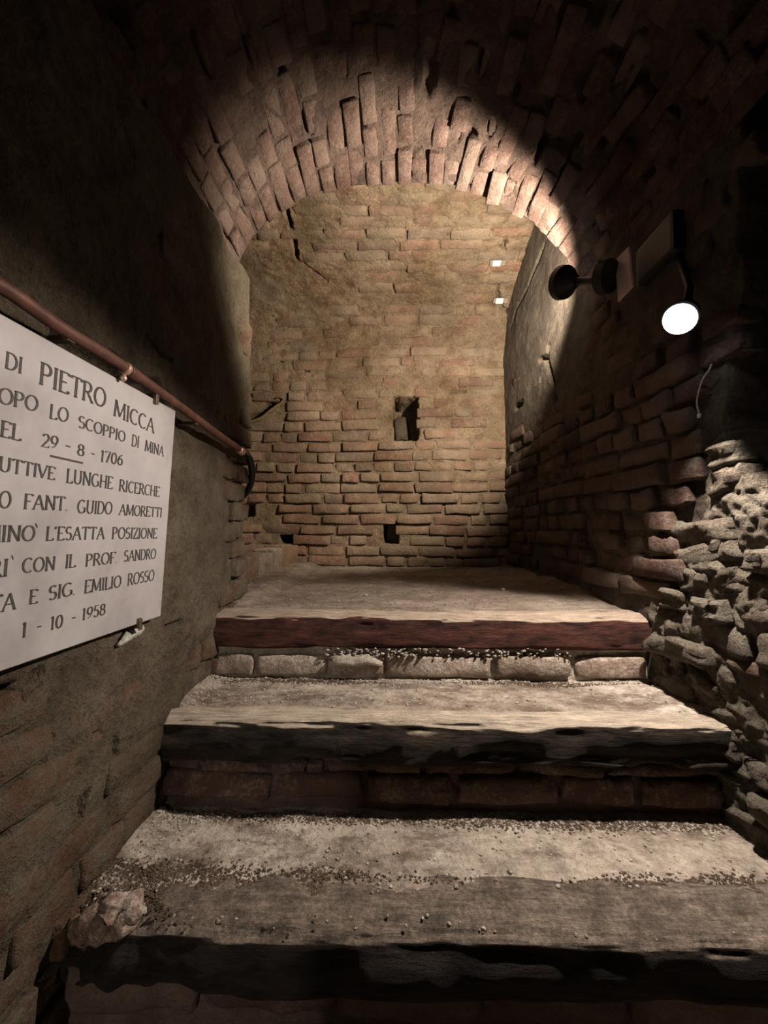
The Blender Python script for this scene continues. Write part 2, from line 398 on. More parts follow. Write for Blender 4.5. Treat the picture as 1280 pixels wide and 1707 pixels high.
def seg_dist(U, V, pts):
    d = np.full(np.shape(U), 9.0)
    for (a, b), (c, e) in zip(pts[:-1], pts[1:]):
        L2 = (c-a)**2+(e-b)**2+1e-9
        t = np.clip(((U-a)*(c-a)+(V-b)*(e-b))/L2, 0, 1)
        d = np.minimum(d, np.hypot(U-a-t*(c-a), V-b-t*(e-b)))
    return d
def crack(U, V, pts, wid, depth, seed=0):
    uu = U + 0.010*vnoise(U*40, V*40, 0.5, seed); vv = V + 0.006*vnoise(U*40, V*40, 5.5, seed)
    return -depth*(1-sm(wid*0.4, wid, seg_dist(uu, vv, pts)))
def hole(U, V, r, depth, e=0.006, seed=0):
    u0, u1, v0, v1 = r
    uu = U + 0.012*vnoise(U*28, V*28, 0.5, seed+3); vv = V + 0.010*vnoise(U*28, V*28, 7.5, seed+3)
    m = sm(u0-e, u0+e, uu)*(1-sm(u1-e, u1+e, uu))*sm(v0-e, v0+e, vv)*(1-sm(v1-e, v1+e, vv))
    return -depth*m

# ---------------------------------------------------------------- back wall, curving forward into the niche roof
BZ, BA, BB = 1.30, 1.22, 0.46
_th = np.linspace(0, math.pi/2, 200); _ar = np.concatenate([[0], np.cumsum(np.hypot(np.diff(BA*np.cos(_th)), np.diff(BB*np.sin(_th))))])
BARC = _ar[-1]
def back_fn(u, v):
    a = np.clip(v-BZ, 0, None); th = np.interp(a, _ar, _th)
    y = (YB-BA) + BA*np.cos(th) - np.clip(a-BARC, 0, None); z = np.where(v < BZ, v, BZ+BB*np.sin(th))
    return u+0*v, y+0*u, z+0*u
back = Surf(back_fn, lambda u, v: 0.012*vnoise(u*1.8, v*1.8, 0.2, 5)+0.006*vnoise(u*6, v*6, 0.2, 6))
# u right, v up: du x dv = +x cross +z = -y : toward the viewer
def bp(px, py):
    p = at_y(px, py, YB); return (p.x, p.z)
def brect(x0, y0, x1, y1):
    a = bp(x0, y1); b = bp(x1, y0); return (a[0], b[0], a[1], b[1])
def cove_uv(px, py):
    d = px_dir(px, py); best = None
    for v in np.linspace(0.9, BZ+BARC, 300):
        _, y, z = back_fn(np.float64(0), np.float64(v)); t = float(y)/d.y
        e = abs(d.z*t-float(z))
        if best is None or e < best[0]: best = (e, d.x*t, v)
    return best[1:]
B_HOLES = [(brect(657, 662, 697, 733), 0.32), (brect(640, 871, 663, 906), 0.30), (brect(466, 892, 486, 905), 0.22), (brect(402, 840, 422, 861), 0.25),
           (brect(750, 651, 777, 655), 0.05), (brect(466, 594, 470, 607), 0.04), (brect(507, 607, 514, 623), 0.05), (brect(642, 649, 645, 654), 0.04)]
B_CRACKS = [([bp(408, 700), bp(432, 688), bp(455, 668)], 0.026, 0.09),
            ([cove_uv(475, 338), cove_uv(478, 352), cove_uv(484, 375), cove_uv(492, 405), cove_uv(495, 430)], 0.016, 0.06),
            ([cove_uv(495, 430), cove_uv(520, 450), cove_uv(545, 470)], 0.007, 0.02),
            ([cove_uv(843, 400), cove_uv(836, 440), cove_uv(829, 490), cove_uv(838, 512), cove_uv(846, 520)], 0.014, 0.05)]
def up_mask(u, v):      # how far render and dirt cover the bricks
    b = 0.05 + 0.30*fbm(u, v, 0.0, 2.5, 3, 8) - 0.14*(u+0.3)
    return sm(0.50+b, 0.92+b, v + 0.28*(u+0.1)*(v > 0.3))
def back_disp(U, V):
    m = up_mask(U, V)
    d = -0.016*(1-m) - 0.0035*m + (0.0035+0.0035*m)*fbm(U*0.6, V, 0, 26, 4, 2) + 0.010*m*fbm(U*0.6, V, 0, 8, 3, 21)
    cv = sm(BZ, BZ+0.2, V); d = d + cv*0.010*fbm(U*0.5, V, 0, 30, 4, 33)
    for r, dp in B_HOLES: d = d + hole(U, V, r, dp)
    for p, wd, dp in B_CRACKS: d = d + crack(U, V, p, wd, dp)
    return d
wall_back = mobj('wall_back', back.grid(-1.12, 0.80, -0.30, BZ+BARC+0.05, 0.0075, back_disp, 'wall_back', M_back_mortar))
tag(wall_back, 'brick end wall of the niche curving forward into its roof, with dark holes', 'wall', kind='structure')
kit_back = Kit('brick', M_back_brick, 11, 12, nx=6, wob=0.008, rnd=0.006, rough=0.009)
def keep_back(u, v, L):
    for (r, dp) in B_HOLES:
        if dp > 0.08 and u+L/2-0.02 > r[0] and u-L/2+0.02 < r[1] and v+0.02 > r[2] and v-0.02 < r[3]: return False
    for pts, wd, dp in B_CRACKS:
        for t in (-0.4, 0, 0.4):
            if seg_dist(np.float64(u+t*L), np.float64(v), pts) < wd*0.5+0.022: return False
    if v > 0.95 and vnoise(u*3.1, v*5, 0.7, 12) > 0.55: return False
    return True
def proud_back(u, v):
    m = float(up_mask(np.float64(u), np.float64(v)))
    return rng.gauss(0.0035, 0.007)*(1-m) + m*rng.gauss(-0.0005, 0.0035)
specs = courses(-1.1, 0.78, -0.25, BZ+BARC, keep_back, proud=proud_back, seed=4, joint=0.015, sag=0.008)
# the pieces beside the large hole
place_bricks(wall_back, back, specs, kit_back)
st = [(bp(668, 712)[0], bp(668, 712)[1], 0.085, 0.15, -0.035, 0.1)]
kit_stone = Kit('stone', M_left_mortar, 900, 3, nx=6, ny=5, wob=0.008, rnd=0.02, rough=0.008)
place_bricks(wall_back, back, st, kit_stone, 'stone')
# pale rim of mortar round the slanting crack at the left
def ribbon_lump(pts, rad, mat, name, parent, seed=0, flat=0.5, seg=8):
    V, Fc = tube(pts, rad, seg); V = np.array([tuple(v) for v in V])
    V += 0.004*np.stack([vnoise(V[:, 0]*60, V[:, 1]*60, V[:, 2]*60, seed+i) for i in range(3)], 1)
    return mobj(name, raw_mesh(name, V, Fc, mat), parent)
rim = [at_y(x, y, YB-0.012) for x, y in ((408, 700), (420, 703), (436, 697), (452, 684), (468, 672), (474, 666), (466, 661), (458, 664))]
ribbon_lump(rim, [0.007, 0.010, 0.011, 0.012, 0.011, 0.009, 0.008, 0.006], M_back_mortar, 'mortar_rim', wall_back)

# ---------------------------------------------------------------- left wall
UE = 1.625
def left_fn(u, v):
    uu = np.asarray(u, float); over = np.clip(uu-UE, 0, None)
    curl = np.clip(over/0.05, 0, 1)
    x = XL(v) - over*(0.35+0.9*curl)
    y = np.minimum(uu, UE+0.045*np.tanh(over/0.045)) + 0.012*vnoise(v*9, uu*0+0.4, 0.1, 3)*sm(1.45, 1.62, uu) + 0*v
    return x+0*uu, y, v+0*uu
left = Surf(left_fn, lambda u, v: 0.016*vnoise(u*2.2, v*2.2, 0.3, 15)+0.008*vnoise(u*7, v*7, 0.2, 16), sign=1)
def lu(px, py):
    p = at_x(px, py, -0.6); p = at_x(px, py, float(XL(p.z))); return (p.y, p.z)
def left_rend(u, v):
    # 1 = rendered over, 0 = bricks bare
    b = 0.35*fbm(u, v, 0.4, 3.2, 3, 44)
    low = 1-sm(-0.42, -0.24, v-0.15*(1.2-u)+0.0*b)
    end = sm(1.36, 1.52, u)*(1-sm(0.30, 0.45, v))
    return np.clip(1 - 0.52*low - 0.70*end + b, 0, 1)
L_CRACKS = [([lu(5, 1150), lu(40, 1140), lu(66, 1120)], 0.010, 0.02), ([lu(268, 1046), lu(292, 1038)], 0.007, 0.02),
            ([lu(28, 1150), lu(33, 1185), lu(34, 1210)], 0.014, 0.03), ([lu(155, 1198), lu(157, 1215), lu(152, 1233)], 0.012, 0.035),
            ([lu(185, 1235), lu(187, 1262)], 0.009, 0.02), ([lu(133, 1330), lu(130, 1358)], 0.012, 0.03), ([lu(108, 1420), lu(112, 1448)], 0.010, 0.02),
            ([lu(5, 1380), lu(6, 1400)], 0.012, 0.03), ([lu(240, 560), lu(262, 590), lu(285, 600)], 0.007, 0.015)]
def left_disp(U, V):
    m = left_rend(U, V)
    d = -0.014+0.021*m + 0.0045*fbm(U, V, 0, 40, 4, 52) + 0.009*fbm(U, V, 0, 10, 3, 53)
    for p, wd, dp in L_CRACKS: d = d + crack(U, V, p, wd, dp, 2)
    d = d + hole(U, V, (0.1, 1.07, 0.318, 0.372), 0.05, 0.008, 4)
    return d
me = left.grid(0.30, UE+0.20, -1.30, 1.02, 0.0058, left_disp, 'wall_left', M_left_mortar)
wall_left = mobj('wall_left', me)
tag(wall_left, 'left passage wall of brick smeared with grey-green render, behind the marble plaque', 'wall', kind='structure')
mobj('rear_stretch', left.grid(-0.9, 0.310, -1.62, 1.04, 0.03, left_disp, 'rear_stretch', M_left_mortar), wall_left)
kit_left = Kit('brick', M_left_brick, 77, 8, wob=0.004, rnd=0.005, rough=0.006, nx=7, ny=4)
def keep_left(u, v, L):
    if u+L/2 > UE+0.02: return False
    if -0.23 < v < 0.35 and u < 1.16: return False          # behind the plaque
    if v > 0.45 and rng.random() < 0.5: return False
    for p, wd, dp in L_CRACKS:
        for t in (-0.35, 0, 0.35):
            if seg_dist(np.float64(u+t*L), np.float64(v), p) < 0.016: return False
    return float(left_rend(np.float64(u), np.float64(v))) < 0.97
def proud_left(u, v):
    return rng.gauss(-0.001, 0.0035) + (0.002 if v < -0.25 else 0) + (0.010 if u > 1.45 and v < 0.35 else 0)
place_bricks(wall_left, left, courses(0.3, UE+0.1, -1.25, 0.98, keep_left, pitch=0.074, hh=0.062, joint=0.014, proud=proud_left, seed=9, hdr=0.3), kit_left)
# toothed brick ends at the far corner of the left wall
def corner_bricks():
    sp = []
    z = -0.20
    r = random.Random(5)
    while z < 0.95:
        L = r.choice((0.10, 0.14, 0.12))
        if r.random() < (0.9 if z < 0.32 else 0.45):
            sp.append((UE-0.035+r.uniform(-0.012, 0.02), z, L, 0.062, r.uniform(0.004, 0.016), r.gauss(0, 0.02)))
        z += 0.072
    place_bricks(wall_left, left, sp, kit_left)
corner_bricks()

# ---------------------------------------------------------------- right wall
def yedge(z):           # broken end of the wall: an opening lies in front of it above z ~ 0.1
    z = np.asarray(z, float)
    e = np.interp(z, [-0.02, 0.06, 0.12, 0.17, 0.22, 0.30, 0.6, 1.2], [0.30, 0.90, 0.955, 1.01, 1.03, 1.045, 0.98, 0.92])
    return e + 0.014*vnoise(z*14, 0.3, 0.1, 91)*(z > 0.05)
def right_fn(u, v):
    return XR(u)+0*v, u+0*v, v+0*u
def rub(u, v):          # 1 where the facing has fallen and rubble shows
    b = 0.12*fbm(u, v, 0.2, 4, 3, 63)
    e = np.interp(v, [-1.2, -0.5, -0.25, -0.10, 0.05, 0.2, 0.3], [1.30, 1.30, 1.33, 1.28, 1.16, 1.10, 1.0])
    return (1-sm(e-0.05, e+0.10, u+b))*(1-sm(0.22, 0.30, v))
right = Surf(right_fn, lambda u, v: 0.014*vnoise(u*2, v*2, 0.3, 25)+0.008*vnoise(u*6, v*6, 0.2, 26), sign=-1)
def ru(px, py):
    p = at_x(px, py, 0.80)
    for _ in range(4): p = at_x(px, py, float(XR(p.y)))
    return (p.y, p.z)
R_CRACKS = [([ru(915, 580), ru(912, 600), ru(919, 630), ru(925, 680)], 0.022, 0.10), ([ru(902, 600), ru(914, 592)], 0.014, 0.05),
            ([ru(850, 545), ru(858, 520), ru(880, 480), ru(893, 440), ru(905, 410)], 0.016, 0.07), ([ru(862, 680), ru(872, 672)], 0.02, 0.05)]
def right_disp(U, V):
    r = rub(U, V)
    hi = sm(0.50, 0.72, V+0.1*fbm(U, V, 0, 4, 2, 70)+0.25*(U-1.9)*(U > 1.9))
    d = -0.013*(1-hi) + 0.002*hi + 0.0045*fbm(U, V, 0, 22, 4, 72)
    d = d + r*(-0.006+0.032*fbm(U, V, 0, 11, 4, 73)+0.008*fbm(U, V, 0, 50, 3, 74))
    for p, wd, dp in R_CRACKS: d = d + crack(U, V, p, wd, dp, 5)
    d = d - 0.55*(1-sm(-0.012, 0.03, U-yedge(V)))*(V > -0.03)
    return d
wall_right = mobj('wall_right', right.grid(0.45, 2.84, -1.30, 1.75, 0.0085, right_disp, 'wall_right', M_right_mortar))
tag(wall_right, 'right passage wall of rough brick courses breaking down into rubble beside the steps', 'wall', kind='structure')
mobj('rear_stretch', right.grid(-0.9, 0.46, -1.62, 1.05, 0.04, lambda U, V: -0.55*(V > -0.03)+0.01*fbm(U, V, 0, 9, 3, 7), 'rear_stretch', M_right_mortar), wall_right)
def core_disp(U, V):
    r = rub(U, V); d = right_disp(U, V)
    return np.where(V > -0.03, d, d) + r*0.012 + r*0.010*fbm(U, V, 0, 26, 4, 79) - 0.05*(1-sm(0.25, 0.5, r))
mobj('rubble_core', right.grid(0.45, 1.55, -1.25, 0.30, 0.006, core_disp, 'rubble_core', M_rubble), wall_right)
kit_right = Kit('brick', M_right_brick, 140, 10, nx=6, wob=0.009, rnd=0.007, rough=0.012)
kit_rub = Kit('stone', M_rubble, 240, 10, nx=9, ny=6, wob=0.011, rnd=0.010, rough=0.022, chip=0.9)
def keep_right(u, v, L):
    if float(rub(np.float64(u), np.float64(v))) > 0.45: return False
    if u-L/2 < float(yedge(v))-0.015 and v > -0.03: return False
    for p, wd, dp in R_CRACKS:
        for t in (-0.4, 0, 0.4):
            if seg_dist(np.float64(u+t*L), np.float64(v), p) < wd*0.5+0.02: return False
    if u > 2.74: return False
    if v > 0.62 and u > 1.8: return rng.random() < 0.35
    return True
place_bricks(wall_right, right, courses(0.95, 2.78, -0.30, 0.99, keep_right, proud=lambda u, v: rng.gauss(0.004, 0.009)-0.006*(v > 0.6), joint=0.018, seed=21, sag=0.010), kit_right)
def keep_rub(u, v, L):
    if float(rub(np.float64(u), np.float64(v))) <= 0.45 or rng.random() < 0.10: return False
    if v > -0.03 and u-L*0.35 < float(yedge(v)): return False
    return True
rs = courses(0.46, 1.5, -1.0, 0.30, keep_rub, pitch=0.066, hh=0.060, joint=0.008, proud=lambda u, v: rng.gauss(0.012, 0.011), hdr=0.8, seed=31, sag=0.022)
rs = [(u, v, L*rng.uniform(0.75, 1.15), h*rng.uniform(0.8, 1.25), p, rng.gauss(0, 0.12)) for u, v, L, h, p, r in rs]
place_bricks(wall_right, right, rs, kit_rub, 'stone', 280)

# ---------------------------------------------------------------- vault over the passage
_tt = np.linspace(0, math.pi, 400)
_vx = VCX - VHW*np.cos(_tt); _vz = VZ0 + VRISE*np.sin(_tt)
_va = np.concatenate([[0], np.cumsum(np.hypot(np.diff(_vx), np.diff(_vz)))]); VARC = _va[-1]
def vault_fn(u, v):
    uu = np.asarray(u, float)+0*v; x0 = np.interp(v, _va, _vx); z0 = np.interp(v, _va, _vz)
    # sides follow the walls: left at x -0.59, right at XR
    over = np.clip(uu-UE, 0, None)
    y = np.minimum(uu, UE+0.03*np.tanh(over/0.03)) + 0.11*np.clip(x0+0.6, 0, 1.4)*sm(0.8, 1.6, uu)
    y = y + 0.016*vnoise(v*8, 0.4, 0.1, 3)*sm(1.4, 1.62, uu)
    tx, tz = (x0-VCX)/VHW, (z0-VZ0)/VRISE
    x = x0 + tx*over*0.9; z = z0 + tz*over*0.9
    x = np.where(x0 > VCX, VCX+(x-VCX)*(1+ (XR(np.clip(y, -1, 1.8))+0.0-VCX-VHW)/VHW*1.0), x)
    return x, y, z
# u = along passage (+y), v = arc from left springing over the crown to the right; inward normal = dv x du... sign fixed below
vault = Surf(vault_fn, lambda u, v: 0.012*vnoise(u*3, v*3, 0.3, 35)+0.006*vnoise(u*8, v*8, 0.2, 36), sign=1)
def vault_disp(U, V):
    rt = sm(VARC*0.42, VARC*0.62, V)
    d = -0.006 + (0.0035+0.005*rt)*fbm(U, V, 0, 22, 4, 82) + (0.003+0.008*rt)*fbm(U*0.7, V, 0, 9, 3, 83)
    gap = fbm(U*0.30, V, 3.3, 22, 2, 85)
    d = d - 0.035*sm(0.30, 0.45, gap) - 0.03*rt*sm(0.34, 0.5, fbm(U*0.8, V, 1.1, 17, 2, 86))
    return d
_t = vault.frame(1.2, VARC/2)[3]
if _t[2] > 0: vault.sign = -1
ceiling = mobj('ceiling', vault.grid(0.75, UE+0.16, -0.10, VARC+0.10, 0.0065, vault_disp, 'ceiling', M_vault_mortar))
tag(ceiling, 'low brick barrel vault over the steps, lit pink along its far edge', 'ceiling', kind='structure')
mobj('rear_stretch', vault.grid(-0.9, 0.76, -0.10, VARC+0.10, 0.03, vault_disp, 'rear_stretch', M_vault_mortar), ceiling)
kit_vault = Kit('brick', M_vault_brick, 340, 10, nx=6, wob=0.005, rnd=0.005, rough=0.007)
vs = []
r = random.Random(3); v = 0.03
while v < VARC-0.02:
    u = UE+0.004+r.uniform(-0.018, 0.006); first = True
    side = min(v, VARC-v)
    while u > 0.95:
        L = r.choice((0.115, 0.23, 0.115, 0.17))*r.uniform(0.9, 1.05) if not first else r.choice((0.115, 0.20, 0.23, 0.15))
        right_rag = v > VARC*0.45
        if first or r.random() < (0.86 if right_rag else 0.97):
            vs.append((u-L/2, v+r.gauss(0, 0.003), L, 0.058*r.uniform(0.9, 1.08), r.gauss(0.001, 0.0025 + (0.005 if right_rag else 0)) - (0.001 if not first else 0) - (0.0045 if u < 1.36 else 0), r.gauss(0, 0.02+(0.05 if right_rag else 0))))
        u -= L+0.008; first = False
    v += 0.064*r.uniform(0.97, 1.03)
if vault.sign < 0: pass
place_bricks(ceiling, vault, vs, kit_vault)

# ---------------------------------------------------------------- hidden return that closes the niche, and an added light mask behind
def slab(name, x0, x1, y0, y1, z0, z1, mat, parent=None):
    V, Fc = boxvf(x0, x1, y0, y1, z0, z1); return mobj(name, raw_mesh(name, V, Fc, mat, False), parent)
nl = Surf(lambda u, v: (np.full(np.shape(u+v), -1.09), u+0*v, v+0*u), lambda u, v: 0.012*vnoise(u*3, v*3, .1, 9))
wn = mobj('wall_niche_left', nl.grid(1.60, 2.86, -0.30, 1.75, 0.02, lambda U, V: 0.008*fbm(U, V, 0, 14, 3, 4), 'wall_niche_left', M_back_mortar))
tag(wn, 'left side wall of the niche, hidden behind the nearer left wall', 'wall', kind='structure')
place_bricks(wn, nl, courses(1.66, 2.8, -0.2, 1.5, lambda u, v, L: True, proud=lambda u, v: 0.006, seed=61), kit_back, limit=150)
# unseen wall added behind the camera; its gap shapes the rear lamp's light
DJ = -0.357
wr = slab('light_mask_wall', DJ, 1.7, -1.00, -0.85, -1.62, 1.55, M_right_mortar)
tag(wr, 'unseen wall added behind the viewer to mask the rear lamp', 'wall', kind='structure')
slab('light_mask_top', -0.75, DJ, -1.00, -0.85, 0.45, 1.55, M_right_mortar, wr)  # upper part of the added mask, above its gap

# ---------------------------------------------------------------- floor, steps
def grit_disp(x, y, s, amp=0.006): return amp*fbm(x, y, 0, 9, 4, s) + amp*0.35*fbm(x, y, 0, 60, 2, s+5)
def floor_h(x, y):
    x = np.asarray(x, float); y = np.asarray(y, float)
    z = -0.262 + 0.045*sm(1.5, 2.8, y) + grit_disp(x, y, 101, 0.008)
    z = z + 0.03*sm(0.66, 0.80, x)*sm(1.5, 1.9, y) + 0.03*(1-sm(-0.60, -0.50, x))*sm(1.5, 1.7, y) - 0.014*(1-sm(1.40, 1.47, y))
    return z
def tread_h(i, x, y):
    base = {2: -0.470, 3: -0.703, 4: -0.925, 5: -1.15, 6: -1.38}[i]
    x = np.asarray(x, float); y = np.asarray(y, float)
    z = base + grit_disp(x, y, 110+i, 0.006)
    if i == 3: z = z - 0.010*(1-sm(0.85, 0.97, y+0.03*vnoise(x*3, 0.1, 0.1, 4)))
    if i == 2: z = z - 0.012*(1-sm(1.12, 1.18, y)) + 0.008*sm(0.62, 0.80, x)
    z = z + 0.02*(1-sm(-0.64, -0.54, x))
    return z
def sheet(name, hf, x0, x1, y0, y1, res, mat, parent=None):
    nx, ny = int((x1-x0)/res)+2, int((y1-y0)/res)+2
    X, Y = np.meshgrid(np.linspace(x0, x1, nx), np.linspace(y0, y1, ny), indexing='ij')
    P = np.stack([X, Y, hf(X, Y)], -1).reshape(-1, 3)
    return mobj(name, raw_mesh(name, P, grid_faces(nx, ny), mat), parent)
floor = sheet('floor', floor_h, -1.12, 0.84, 1.395, 2.84, 0.009, M_floor)
tag(floor, 'dusty earth floor of the niche at the top of the steps', 'floor', kind='structure')
lower = sheet('floor', lambda x, y: -1.62 + grit_disp(x, y, 99, 0.01), -0.8, 1.6, -2.2, 0.2, 0.04, M_floor)
tag(lower, 'unlit earth floor of the lower tunnel below the steps', 'floor', kind='structure')

stairs = empty('staircase', (0.1, 0.0, -1.62), 'flight of old brick and cement steps edged with worn timber beams', 'stairs')
SOFF = Vector((0.1, 0.0, -1.62))
def child(o): o.parent = stairs; o.location = o.location - SOFF; return o
def beam(name, mat, x0, x1, yf, zt, depth, height, seed, wear=0.010, label=None, rot_left=0.0, sag=0.0):
    nl = 230; ns = 44
    # rounded rectangle profile (y, z), yf = front, zt = top
    prof = []
    for k in range(ns):
        a = 2*math.pi*k/ns; c, s_ = math.cos(a), math.sin(a)
        e = 0.28
        prof.append((math.copysign(abs(c)**e, c)*depth/2, math.copysign(abs(s_)**e, s_)*height/2))
    prof = np.array(prof)
    xs = np.linspace(x0, x1, nl)
    X = np.repeat(xs[:, None], ns, 1); Y = np.tile(prof[:, 0], (nl, 1)); Z = np.tile(prof[:, 1], (nl, 1))
    nrm = np.hypot(Y/(depth/2), Z/(height/2))+1e-6
    g = 0.55*fbm(X*3.0+seed, Y*26, Z*26, 1.0, 3, seed) + 0.45*fbm(X*9+seed, Y*60, Z*60, 1.0, 3, seed+3)
    topfront = np.clip(-Y/(depth/2), 0, 1)*np.clip(Z/(height/2), 0, 1)
    d = wear*g - wear*1.3*topfront*(0.5+0.5*fbm(X*2.5, 0.3, 0.7, 1.0, 3, seed+9))
    # gouges low on the front
    gz = fbm(X*5, Z*30, 4.4, 1.0, 2, seed+12)
    d = d - 0.012*sm(0.18, 0.5, gz)*(Y < 0)
    if rot_left:
        m = (1-sm(x0+0.10, x0+0.30, X)); d = d + m*rot_left*fbm(X*22, Y*22, Z*22, 1.0, 4, seed+20) - m*rot_left*0.55*np.clip(Z/(height/2)+0.3, 0, 1)
    Y2 = Y*(1+d/(depth/2)); Z2 = Z*(1+d/(height/2)) - sag*np.sin((X-x0)/(x1-x0)*math.pi)
    endt = np.minimum(sm(x0, x0+0.02, X), 1-sm(x1-0.02, x1, X)); sc2 = 0.86+0.14*endt
    P = np.stack([X, yf+depth/2+Y2*sc2, zt-height/2+Z2*sc2], -1).reshape(-1, 3)
    f = [(i*ns+k, i*ns+(k+1) % ns, (i+1)*ns+(k+1) % ns, (i+1)*ns+k) for i in range(nl-1) for k in range(ns)]
    f.append(tuple(range(ns))[::-1]); f.append(tuple(range((nl-1)*ns, nl*ns)))
    o = child(mobj(name, raw_mesh(name, P, f, mat)))
    if label: o['label'] = label
    return o
beam('timber_beam', M_beam_red, -0.650, 0.86, 1.365, -0.262, 0.13, 0.108, 3, 0.012, 'red-brown cracked timber beam edging the top step')
beam('timber_beam', M_beam_black, -0.655, 0.86, 1.065, -0.463, 0.085, 0.112, 8, 0.014, 'blackened timber beam with a pale worn top edging the middle step')
beam('timber_beam', M_beam_low, -0.66, 0.95, 0.770, -0.706, 0.150, 0.105, 15, 0.014, 'dark timber beam with a rotted left end edging the lowest lit step', rot_left=0.022)
re_ = [at_y(x, y, 0.785) for x, y in ((128, 1545), (150, 1553), (178, 1545), (205, 1532), (235, 1520))]
re_ = [re_[0].lerp(re_[-1], i/26)+Vector((0, 0, 0.006*math.sin(i*0.9))) for i in range(27)]
V_, F_ = tube(re_, [0.006+0.024*math.sin(math.pi*min(1, i/26*0.97+0.03))**0.6 for i in range(27)], 30); V_ = np.array([tuple(v) for v in V_])
V_ = V_ + np.stack([0.020*fbm(V_[:, 0]*45, V_[:, 1]*45, V_[:, 2]*45, 1.0, 4, 300+i) for i in range(3)], 1)
o = child(mobj('rotted_end', raw_mesh('rotted_end', V_, F_, M_riser_brick))); o['label'] = 'pale crumbling rotted end of the lowest beam'
for i, (xa, xb, ya, yb) in {2: (-0.66, 0.90, 1.12, 1.45), 3: (-0.68, 0.92, 0.86, 1.17)}.items():
    child(sheet('tread', lambda x, y, i=i: tread_h(i, x, y), xa, xb, ya, yb, 0.0055, M_tread))
for i, (ya, yb) in {4: (0.46, 0.87), 5: (0.14, 0.50), 6: (-0.18, 0.18)}.items():
    child(sheet('tread', lambda x, y, i=i: tread_h(i, x, y), -0.68, 1.40, ya, yb, 0.012, M_tread))
# risers: a rough backing with bricks set in it
def riser_wall(zt, zb, y, seed, mat, ledge):
    s_ = Surf(lambda u, v: (u+0*v, np.full(np.shape(u+v), y), v+0*u), lambda u, v: 0.006*vnoise(u*5, v*5, 0.1, seed))
    def dd(U, V):
        t = sm(zt-0.035, zt-0.018, V+0.006*vnoise(U*14, 0.2, 0.1, seed+1))
        return -0.012 + 0.007*fbm(U, V, 0, 26, 4, seed+2) + ledge*t*(0.5+0.9*fbm(U, V, 0, 12, 4, seed+4)) + 0.02*(1-sm(zb, zb+0.02, V))
    o = child(mobj('riser', s_.grid(-0.66, 0.88, zb-0.02, zt, 0.0055, dd, 'riser', mat)))
    return s_
kit_riser = Kit('brick', M_riser_brick, 520, 8, nx=10, ny=5, wob=0.005, rnd=0.006, rough=0.009, chip=0.7)
kit_riser2 = Kit('brick', M_riser_shaded, 570, 8, nx=10, ny=5, wob=0.007, rnd=0.008, rough=0.012, chip=0.8)
kit_block = Kit('stone_block', M_dark_block, 620, 5, nx=11, ny=8, wob=0.008, rnd=0.008, rough=0.014, chip=0.7)
class _P:  # bricks of the stairs hang under the staircase empty
    pass
def riser_bricks(s_, Y, spans, y0, y1, kit, proud=0.008, part='brick'):
    sp = []
    for a, b in spans:
        pa = at_y(a, (y0+y1)/2, Y); pb = at_y(b, (y0+y1)/2, Y); zt = at_y(600, y0, Y).z; zb = at_y(600, y1, Y).z
        sp.append(((pa.x+pb.x)/2, (zt+zb)/2+rng.uniform(-0.002, 0.002), pb.x-pa.x-0.006, zt-zb, proud+rng.gauss(0, 0.003), rng.gauss(0, 0.01)))
    holder = []
    n0 = set(COL.objects)
    place_bricks(stairs, s_, sp, kit, part)
    for o in set(COL.objects)-n0: o.location = o.location - SOFF
s1 = riser_wall(-0.345, -0.49, 1.385, 200, M_riser_mortar, 0.020)
riser_bricks(s1, 1.385, [(360, 424), (427, 545), (547, 640), (643, 820), (825, 952), (958, 1075)], 1092, 1126, kit_riser)
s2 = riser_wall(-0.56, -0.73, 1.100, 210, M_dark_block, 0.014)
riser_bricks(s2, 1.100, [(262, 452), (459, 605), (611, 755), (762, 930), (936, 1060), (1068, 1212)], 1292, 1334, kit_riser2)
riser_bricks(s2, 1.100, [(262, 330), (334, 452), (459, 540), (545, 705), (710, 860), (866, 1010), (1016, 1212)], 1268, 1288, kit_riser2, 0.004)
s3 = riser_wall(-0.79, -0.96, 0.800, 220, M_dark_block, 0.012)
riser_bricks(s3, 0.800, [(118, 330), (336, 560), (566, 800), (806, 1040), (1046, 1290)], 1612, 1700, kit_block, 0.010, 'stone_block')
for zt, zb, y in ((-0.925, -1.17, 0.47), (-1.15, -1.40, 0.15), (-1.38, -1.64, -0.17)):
    riser_wall(zt, zb, y, int(abs(zt)*300), M_dark_block, 0.004)
